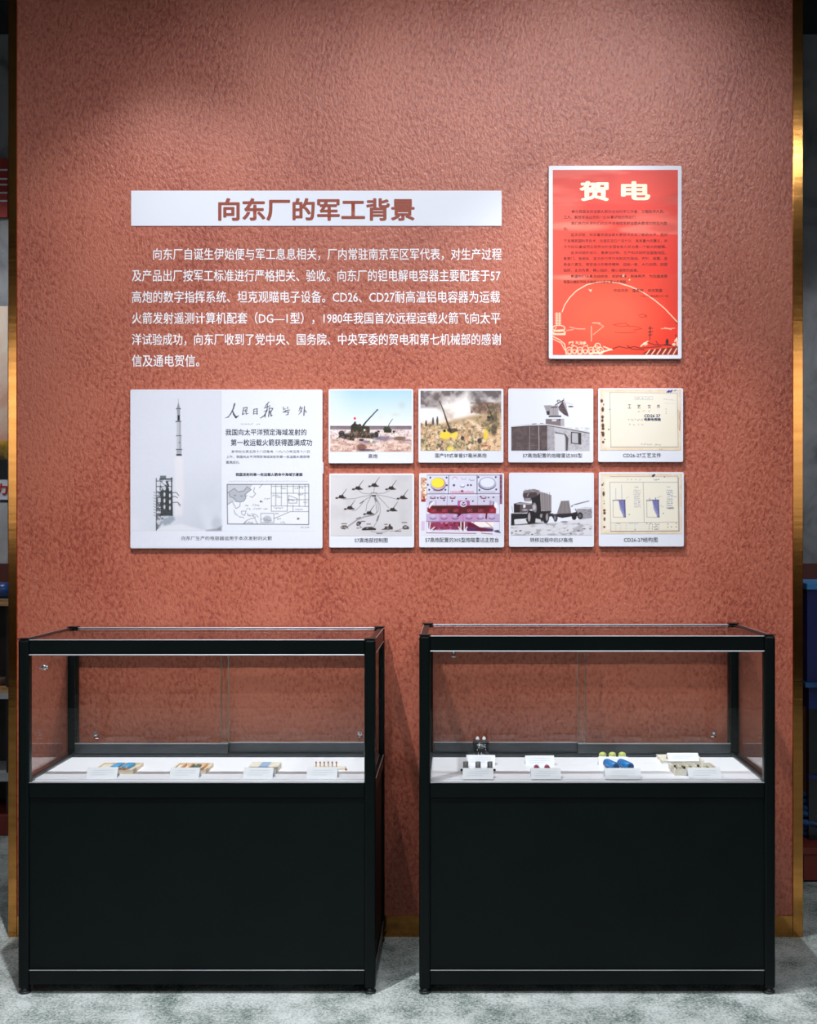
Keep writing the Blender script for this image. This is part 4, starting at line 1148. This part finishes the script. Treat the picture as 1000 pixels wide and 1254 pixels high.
XA0, XA1 = wx(21.5, 4.16), wx(459.5, 4.16)
XB0, XB1 = wx(513, 4.16), wx(949.5, 4.16)
k1_, k2_ = kz(118, 899), kz(440, 899)
caseA = dcase(XA0, XA1, 1.203, 'black-framed glass display case left of the floor gap, wooden trays on its deck', 0, [(0, *k1_), (1, *k2_)])
k3_, k4_ = kz(555, 800), kz(873, 897)
caseB = dcase(XB0, XB1, 1.216, 'black-framed glass display case right of the floor gap, blue cylinders on its deck', 1, [(0, *k3_), (1, *k4_)])
# clamp on the left side pane of the left case
kb = NB()
q = Vector(caseA.location)
cyl(kb, (XA0 + 0.018 - q.x, (4.38 - CAMD) - q.y, 1.082), 0.010, 0.012, 'X', 16)
cyl(kb, (XA0 + 0.026 - q.x, (4.38 - CAMD) - q.y, 1.082), 0.0055, 0.010, 'X', 12)
child('glass_screw', kb, M['chrome'], caseA, True)

# ------------------------------------------------------------------ exhibits
ZD = SH + 0.004


def deck(px, py):
    D = (CAMH - ZD) * F / (py - CY)
    return wx(px, D), D - CAMD


def tent_card(px0, px1, py, label, rz=0.0, group=None, w=None, h=0.033, lift=0.0, nlines=3, tilt=0.028):
    x0_, y0_ = deck(px0, py); x1_, _ = deck(px1, py)
    w = x1_ - x0_
    t = thing('label_card', label, 'label card', ((x0_ + x1_) / 2, y0_, ZD + lift), group, math.radians(rz))
    bm = bmesh.new()
    th = 0.0008
    pr = [(0, 0), (tilt, h), (2 * tilt, 0), (2 * tilt - th, 0), (tilt, h - 2.2 * th), (th, 0)]
    A = [bm.verts.new((-w / 2, y, z)) for y, z in pr]; B = [bm.verts.new((w / 2, y, z)) for y, z in pr]
    n_ = len(pr)
    for i in range(n_):
        bm.faces.new((A[i], A[(i + 1) % n_], B[(i + 1) % n_], B[i]))
    for (i, j, k_, l_) in ((0, 1, 4, 5), (1, 2, 3, 4)):
        bm.faces.new((A[i], A[j], A[k_], A[l_])); bm.faces.new((B[l_], B[k_], B[j], B[i]))
    child('card', bm, M['card'], t)
    bm = NB()
    for i in range(nlines):
        u = 0.72 - i * 0.2
        l0, l1 = -w * (0.36 if i else 0.3), w * (0.36 if i != nlines - 1 else 0.15)
        vs = [bm.verts.new((x, tilt * uu - 0.0003, h * uu + 0.0003)) for x, uu in ((l0, u - .03), (l1, u - .03), (l1, u + .03), (l0, u + .03))]
        bm.faces.new(vs)
    child('print_lines', bm, M['faint'], t)
    return t


M['faint'] = mat('faint_print', (216, 219, 228), 0.6)
CG = 'folded label cards in the display cases'
tent_card(105.5, 142.5, 953.2, 'white folded card in front of the tray with two blue parts', 4, CG)
tent_card(207, 243, 953.6, 'white folded card in front of the tray with olive parts', 1, CG)
tent_card(297, 333.5, 953.4, 'white folded card in front of the pale box printed with a blue patch', -2, CG)
tent_card(375, 412.5, 953.2, 'white folded card in front of the row of six gold pins', 0, CG)
tent_card(566.5, 604, 954.2, 'white folded card in front of three small grey cans', 0, CG)
tent_card(570.5, 606, 937.3, 'white folded card in front of the black two-terminal capacitor', -2, CG)
tent_card(650, 687, 954.2, 'white folded card in front of the two small red parts', 0, CG)
tent_card(643.5, 679, 938.0, 'white folded card standing behind the two small red parts', 1, CG)
tent_card(741, 785, 954.2, 'white folded card in front of the two blue ribbed cylinders', 0, CG)
tent_card(733, 770, 939.6, 'white folded card in front of three lime green caps', -1, CG)
tent_card(843, 884, 953.6, 'white folded card in front of the open box of tiny parts', 2, CG)


def tray(px0, px1, py, depth, h, label, wood, name='wooden_tray'):
    x0_, y0_ = deck(px0, py); x1_, _ = deck(px1, py)
    w = x1_ - x0_
    t = thing(name, label, 'tray', ((x0_ + x1_) / 2, y0_ + depth / 2, ZD), None)
    a, b_, d = -w / 2, w / 2, depth / 2
    e = 0.006
    child('tray_base', box(NB(), a, b_, -d, d, 0, 0.004), wood, t)
    for R in ((a, b_, -d, -d + e), (a, b_, d - e, d), (a, a + e, -d + e, d - e), (b_ - e, b_, -d + e, d - e)):
        child('tray_wall', box(NB(), *R, 0.004, h), wood, t)
    return t, w


def divider(t, x, depth, h, m=None, w_=0.006):
    child('divider', box(NB(), x - w_ / 2, x + w_ / 2, -depth / 2 + 0.006, depth / 2 - 0.006, 0.004, h), m or M['orange_wood'], t)


M['sky_blue'] = mat('light_blue_film', (70, 160, 212), 0.4)
# tray with two blue parts
t, w_ = tray(113, 163, 948, 0.145, 0.014, 'pale wooden tray holding two blue parts, leftmost on the deck', M['wood'])
L = t.location
for dx in (-0.024, 0.012, 0.032):
    divider(t, dx, 0.145, 0.0135)
child('paper_insert', box(NB(), -w_ / 2 + .007, -0.03, -0.06, 0.06, 0.004, 0.010), M['cream'], t)
for i, dx in enumerate((-0.006, 0.032)):
    bm = NB()
    box(bm, -0.014, 0.014, -0.036, 0.036, 0, 0.012, 0.003)
    o = tag(obj('blue_capacitor', bm, M['sky_blue'], None, True), ('left' if i == 0 else 'right') + ' one of two flat blue capacitors in the pale wooden tray', 'capacitor', 'blue capacitors in the tray')
    o.location = (L.x + dx - 0.004, L.y + 0.028, ZD + 0.004); o.rotation_euler = (0, 0, math.radians(-6))
# tray with olive parts
t, w_ = tray(208, 252, 948, 0.14, 0.014, 'pale wooden tray with small olive parts, second from left on the deck', M['wood'])
L = t.location
for dx in (-0.035, -0.010, 0.040):
    divider(t, dx, 0.14, 0.0135)
child('paper_insert', box(NB(), -w_ / 2 + .007, -0.038, -0.055, 0.055, 0.004, 0.010), M['cream'], t)
r_ = random.Random(4)
for i in range(5):
    for j in range(2):
        bm = NB(); cyl(bm, (0, 0, 0.005), 0.0042, 0.014, 'X', 10); cyl(bm, (0, 0, 0.005), 0.0012, 0.022, 'X', 6)
        o = tag(obj('olive_resistor', bm, M['green_bits']), 'tiny olive component lying in the second wooden tray', 'component', 'olive components in the wooden tray')
        o.location = (L.x + 0.004 + (j - .5) * 0.022, L.y - 0.010 + i * 0.0145, ZD + 0.004); o.rotation_euler = (0, 0, r_.uniform(-.2, .2))
# pale box with blue patch
x0_, y0_ = deck(302, 947.5); x1_, _ = deck(338, 947.5)
t = thing('component_box', 'pale cream flat box with a blue printed patch, third exhibit from left', 'box', ((x0_ + x1_) / 2, y0_ + 0.065, ZD))
hw = (x1_ - x0_) / 2
child('box_base', box(NB(), -hw, hw, -0.065, 0.065, 0, 0.012, 0.0015), M['cream'], t)
child('box_lid', box(NB(), -hw - .001, hw + .001, -0.066, 0.066, 0.012, 0.018, 0.0015), M['cream'], t)
M['pale_blue'] = mat('pale_blue_print', (150, 178, 214), 0.5)
child('blue_patch', box(NB(), -0.015, 0.018, -0.05, 0.06, 0.018, 0.0186), M['pale_blue'], t)
# pin strip
x0_, y0_ = deck(379, 947); x1_, _ = deck(417, 947)
t = thing('pin_strip', 'pale strip carrying six gold pins, rightmost exhibit in its case', 'component', ((x0_ + x1_) / 2, y0_ + 0.085, ZD))
hw = (x1_ - x0_) / 2
child('strip_base', box(NB(), -hw, hw + .01, -0.025, 0.02, 0, 0.006, 0.001), M['cream'], t)
for i in range(6):
    bm = NB(); cyl(bm, (-0.042 + i * 0.0145, 0.008, 0.012), 0.0018, 0.014, 'Z', 8); cyl(bm, (-0.042 + i * 0.0145, 0.008, 0.021), 0.0032, 0.006, 'Z', 8)
    child('gold_pin', bm, M['gold'], t)
bm = NB(); cyl(bm, (hw + 0.014, -0.03, 0.003), 0.004, 0.006, 'Z', 8); child('gold_pin', bm, M['gold'], t)

# right case: black electrolytic capacitor
x_, y_ = deck(588.5, 932)
t = thing('large_capacitor', 'tall black capacitor can with two white terminals on top', 'capacitor', (x_, y_, ZD))
child('can', cyl(NB(), (0, 0, 0.036), 0.030, 0.072, 'Z', 32), M['black_plastic'], t, True)
child('rim', cyl(NB(), (0, 0, 0.073), 0.0308, 0.003, 'Z', 32), M['track'], t, True)
bm = NB()
for i in range(26):
    u = r_.uniform(-.6, .6); zz = r_.uniform(0.01, 0.066); ww = r_.uniform(.02, .09)
    vs = []
    for a_, b__ in ((u, zz), (u + ww * 1.6, zz), (u + ww * 1.6, zz + .004), (u, zz + .004)):
        vs.append(bm.verts.new((0.0304 * math.sin(a_), -0.0304 * math.cos(a_), b__)))
    bm.faces.new(vs)
child('label_print', bm, M['silver_label'], t)
for dx in (-0.012, 0.012):
    child('terminal', cyl(cyl(NB(), (dx, 0, 0.081), 0.0065, 0.010, 'Z', 14), (dx, 0, 0.088), 0.005, 0.006, 'Z', 14, 0.003), M['card'], t, True)
# grey cans on holder
x_, y_ = deck(585.5, 948)
y_ += 0.05
hold = thing('component_holder', 'dark holder bar under three small grey cans', 'holder', (x_, y_, ZD))
child('bar', box(NB(), -0.052, 0.052, -0.010, 0.010, 0, 0.010, 0.002), M['black_plastic'], hold)
for sx in (-1, 1):
    child('end_peg', cyl(NB(), (sx * 0.056, 0, 0.005), 0.004, 0.012, 'X', 10), M['black_plastic'], hold)
for dx, which in ((-0.044, 'left of'), (0.0, 'middle of'), (0.042, 'right of')):
    bm = NB(); cyl(bm, (0, 0, 0.012), 0.0095, 0.024, 'Z', 18); cyl(bm, (0, 0, 0.002), 0.011, 0.004, 'Z', 18)
    o = tag(obj('grey_can', bm, M['grey_can'], None, True), which + ' the three small grey cans behind the front card', 'capacitor', 'small grey cans')
    o.location = (x_ + dx, y_, ZD + 0.010)
# red parts
for i, px_ in enumerate((658, 671)):
    x_, y_ = deck(px_, 947)
    t = thing('red_capacitor', ('left' if i == 0 else 'right') + ' one of two small round red parts between two cards', 'capacitor', (x_, y_ + 0.045, ZD), 'small red parts')
    child('body', cyl(NB(), (0, 0, 0.010), 0.0095, 0.036, 'Y', 16), M['red_plastic'], t, True)
    child('band', cyl(NB(), (0, 0, 0.010), 0.0099, 0.006, 'Y', 16), M['blue_film'], t, True)
# blue cylinders
M['blue_ribs'] = mat('darker_blue', (14, 96, 165), 0.35)
for i, px_ in enumerate((749.5, 767)):
    x_, y_ = deck(px_, 943.5)
    t = thing('blue_cylinder', ('left' if i == 0 else 'right') + ' one of two bright blue ribbed cylinders lying on the deck', 'capacitor', (x_, y_ + 0.03, ZD), 'bright blue cylinders', math.radians(16))
    child('body', cyl(NB(), (0, 0, 0.015), 0.0142, 0.085, 'Y', 24), M['blue_film'], t, True)
    bm = NB()
    for k_ in range(5):
        cyl(bm, (0, -0.034 + k_ * 0.017, 0.015), 0.0149, 0.004, 'Y', 24)
    child('ribs', bm, M['blue_ribs'], t, True)
    child('end_cap', cyl(NB(), (0, -0.044, 0.015), 0.010, 0.004, 'Y', 20), M['blue_dark'], t, True)
# lime caps
for i, (px_, wh) in enumerate(((738, 'left'), (750, 'middle'), (762, 'right'))):
    x_, y_ = deck(px_, 934)
    t = thing('lime_cap', wh + ' one of three round lime green caps behind a card', 'component', (x_, y_ + .01, ZD), 'lime green caps')
    child('body', cyl(NB(), (0, 0, 0.014), 0.013, 0.028, 'Z', 18), M['cream'], t, True)
    bm = NB(); bmesh.ops.create_uvsphere(bm, u_segments=16, v_segments=8, radius=0.014, matrix=Matrix.Translation((0, 0, 0.028)) @ Matrix.Diagonal((1, 1, .7, 1)))
    child('dome', bm, M['lime'], t, True)
# cream folder and card on it
x0_, y0_ = deck(810, 935.5); x1_, _ = deck(862, 935.5)
t = thing('cream_folder', 'mottled cream flat folder near the sliding door', 'folder', ((x0_ + x1_) / 2, y0_ + 0.065, ZD))
hw = (x1_ - x0_) / 2
child('back_cover', box(NB(), -hw, hw, -0.065, 0.065, 0, 0.004, 0.001), M['cream'], t)
child('sheets', box(NB(), -hw + .003, hw - .003, -0.062, 0.062, 0.004, 0.009), M['card'], t)
child('front_cover', box(NB(), -hw, hw, -0.065, 0.065, 0.009, 0.012, 0.001), M['cream'], t)
tent_card(818, 856, 936.3, 'white folded card resting on the mottled cream folder', 0, CG, lift=0.012, h=0.026)
# open box with compartments
t, w_ = tray(826, 880, 950, 0.13, 0.022, 'cream open box of tiny parts behind a label card', M['cream'], 'open_box')
L = t.location
for dx in (-0.045, -0.015, 0.015, 0.045):
    divider(t, dx, 0.13, 0.018, M['cream'], 0.003)
r_ = random.Random(9)
for i in range(12):
    bm = NB(); box(bm, -0.004, 0.004, -0.003, 0.003, 0, 0.008 + r_.random() * .005, 0.001)
    o = tag(obj('tiny_part', bm, M['black_plastic'] if i % 3 == 0 else (M['green_bits'] if i % 3 == 1 else M['grey_can'])), ('tiny black', 'tiny olive', 'tiny grey')[i % 3] + ' component standing in the cream open box', 'component', 'tiny parts in the open box')
    o.location = (L.x + (-0.060, -0.030, 0.0, 0.030, 0.060)[i % 5] * .92, L.y + 0.052 - 0.03 * (i // 5), ZD + 0.004)

# ------------------------------------------------------------------ left bay, glimpsed past the partition
DB = 6.35
YB0 = DB - CAMD


def bx(px0, px1, py0, py1, D, th):
    return box(NB(), wx(px0, D), wx(px1, D), D - CAMD, D - CAMD + th, wz(py1, D), wz(py0, D))


M['banner_red'] = mat('banner_red', (172, 52, 44), 0.6)
M['cream_pic'] = None
D2 = 6.74
t = thing('striped_banner', 'red banner with pale lines high beyond the left edge trim', 'banner', (wx(-40, D2), D2 - CAMD, wz(266, D2)))
L = t.location


def ch(name, px0, px1, py0, py1, D, th, m, t):
    bm = bx(px0, px1, py0, py1, D, th)
    bmesh.ops.translate(bm, verts=bm.verts, vec=-Vector(t.location))
    return child(name, bm, m, t)


ch('banner_panel', -90, 9, 194, 266, D2, 0.015, M['banner_red'], t)
for yy in (208, 219, 226, 236, 246):
    ch('pale_line', -88, 9, yy - 1, yy + 1, D2 - .002, 0.002, M['strip'], t)
t = thing('picture_panel', 'pink and cream picture panel with red writing below, beyond the left trim', 'picture', (wx(-40, D2), D2 - CAMD, wz(612, D2)))
M['pic'] = noise_mat('pink_cream_print', [(0.35, (222, 150, 126)), (0.5, (236, 206, 186)), (0.65, (240, 230, 214))], 3.0, 0.5, dist=0.8)
ch('panel', -90, 9.5, 375, 612, D2, 0.015, M['strip'], t)
ch('picture', -90, 9.5, 375, 540, D2 - .002, 0.002, M['pic'], t)
M['yellow'] = noise_mat('yellow_print', [(0.4, (70, 56, 30)), (0.6, (214, 170, 50))], 8, 0.5)
ch('yellow_band', -90, 9.5, 540, 563, D2 - .002, 0.002, M['yellow'], t)
ch('dark_band', -90, 9.5, 563, 587, D2 - .002, 0.002, M['black_plastic'], t)
text('lettering', '力', -5.5, 9.3, 592, 606, D2 - .004, M['ink_red'], t, 0.03)
M['pale_grey'] = noise_mat('pale_grey_print', [(0.4, (170, 172, 176)), (0.6, (200, 202, 206))], 4, 0.6)
t = thing('information_board', 'pale grey panel under the picture panel beyond the left trim', 'panel', (wx(-40, D2), D2 - CAMD, wz(691, D2)))
ch('panel', -90, 9.5, 615, 691, D2, 0.012, M['pale_grey'], t)
ch('top_strip', -90, 9.5, 612.5, 615, D2 - .002, 0.014, M['black_plastic'], t)

t = thing('display_shelf', 'dark open shelf on a red plinth glimpsed beyond the left trim', 'shelf', (wx(-40, DB), DB - CAMD + .17, 0))
L = t.location
xa, xb = wx(-110, DB) - L.x, wx(14, DB) - L.x
ya, yb = -0.17, 0.20
M['red_plinth'] = mat('red_plinth', (120, 44, 34), 0.5)
M['dark_wood'] = noise_mat('dark_wood', [(0.4, (30, 26, 24)), (0.6, (44, 36, 32))], 6, 0.6)
M['plank'] = noise_mat('light_plank', [(0.4, (176, 130, 86)), (0.6, (206, 164, 118))], 10, 0.5, stretch=(1, 8, 8))
child('plinth', box(NB(), xa, xb, ya, yb, 0, wz(998, DB), .004), M['red_plinth'], t)
child('back_panel', box(NB(), xa, xb, yb - .02, yb, wz(998, DB), wz(735, DB)), M['dark_wood'], t)
for y0, y1, m_ in ((734, 742, M['plank']), (842, 849, M['plank']), (849, 856, M['pale_grey']), (947, 957, M['pale_grey'])):
    child('shelf_board', box(NB(), xa, xb, ya, yb - .02, wz(y1, DB), wz(y0, DB)), m_, t)
for xx in (xa, xb - .03):
    child('upright', box(NB(), xx, xx + .03, ya + .01, yb - .02, wz(998, DB), wz(742, DB)), M['dark_wood'], t)
# blue bottle lying on the top board
zt_ = wz(734, DB)
t = thing('blue_bottle', 'blue bottle lying on the top shelf board beyond the left trim', 'bottle', (wx(-6, DB), DB - CAMD + 0.10, zt_))
child('body', cyl(NB(), (0, 0, 0.042), 0.042, 0.16, 'X', 24), M['blue_film2'] if 'blue_film2' in M else mat('deep_blue', (24, 74, 150), 0.3), t, True)
child('label_band', cyl(NB(), (-0.03, 0, 0.042), 0.0425, 0.04, 'X', 24), M['strip'], t, True)
child('bottle_neck', cyl(NB(), (0.095, 0, 0.042), 0.02, 0.03, 'X', 16), M['black_plastic'], t, True)
zt_ = wz(842, DB)
t = thing('brown_parcel', 'small brown lumpy parcel on the middle shelf board beyond the left trim', 'parcel', (wx(2, DB), DB - CAMD + 0.12, zt_))
M['brown'] = noise_mat('brown_wrap', [(0.4, (60, 44, 30)), (0.6, (110, 82, 56))], 20, 0.6)
child('wrap', box(NB(), -0.05, 0.04, -0.05, 0.05, 0, 0.045, 0.012), M['brown'], t, True)
child('tie', box(NB(), -0.008, 0.0, -0.052, 0.052, 0, 0.0465, 0.002), M['dark_wood'], t)

# ------------------------------------------------------------------ right bay: blue cloth-covered bench on a red plinth
DR = 5.6
t = thing('red_plinth', 'low dark red display plinth beyond the right trim', 'plinth', (wx(1030, DR), DR - CAMD + .35, 0))
ch('riser', 984, 1110, 1046, 1078, DR - .1, 0.75, M['red_plinth'], t)
ch('top_board', 982, 1112, 1038, 1046, DR - .11, 0.77, M['red_plinth'], t)
M['navy'] = noise_mat('navy_paint', [(0.3, (14, 26, 84)), (0.7, (22, 42, 116))], 4, 0.4, 0.1)
M['sky'] = mat('lit_blue_top', (60, 140, 210), 0.4)  # lighter blue puts the lit front edge of the top into the colour
M['rope'] = noise_mat('blue_rope', [(0.35, (16, 30, 60)), (0.6, (40, 90, 150))], 14, 0.5, 0.2)
zt_ = wz(1038, DR - .11)
t = thing('blue_machine', 'deep blue painted machine with its lit top edge in light blue on the red plinth', 'machine', (wx(1040, DR), DR - CAMD + .3, zt_))
L = t.location
ch('body', 988, 1100, 722, 838, DR, 0.45, M['navy'], t)
bm = NB()
X0, X1 = wx(986, DR) - L.x, wx(1104, DR) - L.x
box(bm, X0, X1, -0.32, 0.18, wz(722, DR) - L.z, wz(714, DR) - L.z, 0.004)
child('top_plate', bm, M['sky'], t)
ch('flange', 986, 1104, 836, 842, DR - .02, 0.48, M['rope'], t)
ch('lower_body', 990, 1098, 842, 868, DR + .02, 0.40, M['navy'], t)
for xx in (990, 1086):
    ch('leg', xx, xx + 12, 868, 1029, DR + .02, 0.05, M['black_plastic'], t)
    ch('leg', xx, xx + 12, 868, 1007, DR + .36, 0.05, M['black_plastic'], t)
ch('cross_rail', 990, 1098, 949, 954, DR + .01, 0.03, M['navy'], t)
ch('back_plate', 990, 1098, 868, 1000, DR + .42, 0.02, M['black_plastic'], t)
t = thing('blue_cable', 'heap of blue cable coiled on the red plinth under the machine', 'cable', (wx(1010, DR), DR - CAMD + .15, zt_))
bm = NB()
r_ = random.Random(3)
for i in range(7):
    R0 = 0.10 + 0.012 * (i % 3); zc = 0.022 + i * 0.024
    prev = None
    n_ = 28
    rings = []
    ox_, oy_ = r_.uniform(-.015, .015), r_.uniform(-.015, .015)
    for k_ in range(n_):
        a_ = 2 * math.pi * k_ / n_
        cx_, cy_ = ox_ + R0 * math.cos(a_), oy_ + R0 * math.sin(a_)
        zz = zc + 0.006 * math.sin(3 * a_ + i)
        rings.append([bm.verts.new((cx_ + 0.015 * math.cos(b__) * math.cos(a_), cy_ + 0.015 * math.cos(b__) * math.sin(a_), zz + 0.015 * math.sin(b__))) for b__ in [2 * math.pi * j / 8 for j in range(8)]])
    for k_ in range(n_):
        for j in range(8):
            bm.faces.new((rings[k_][j], rings[(k_ + 1) % n_][j], rings[(k_ + 1) % n_][(j + 1) % 8], rings[k_][(j + 1) % 8]))
child('coil', bm, M['rope'], t, True)
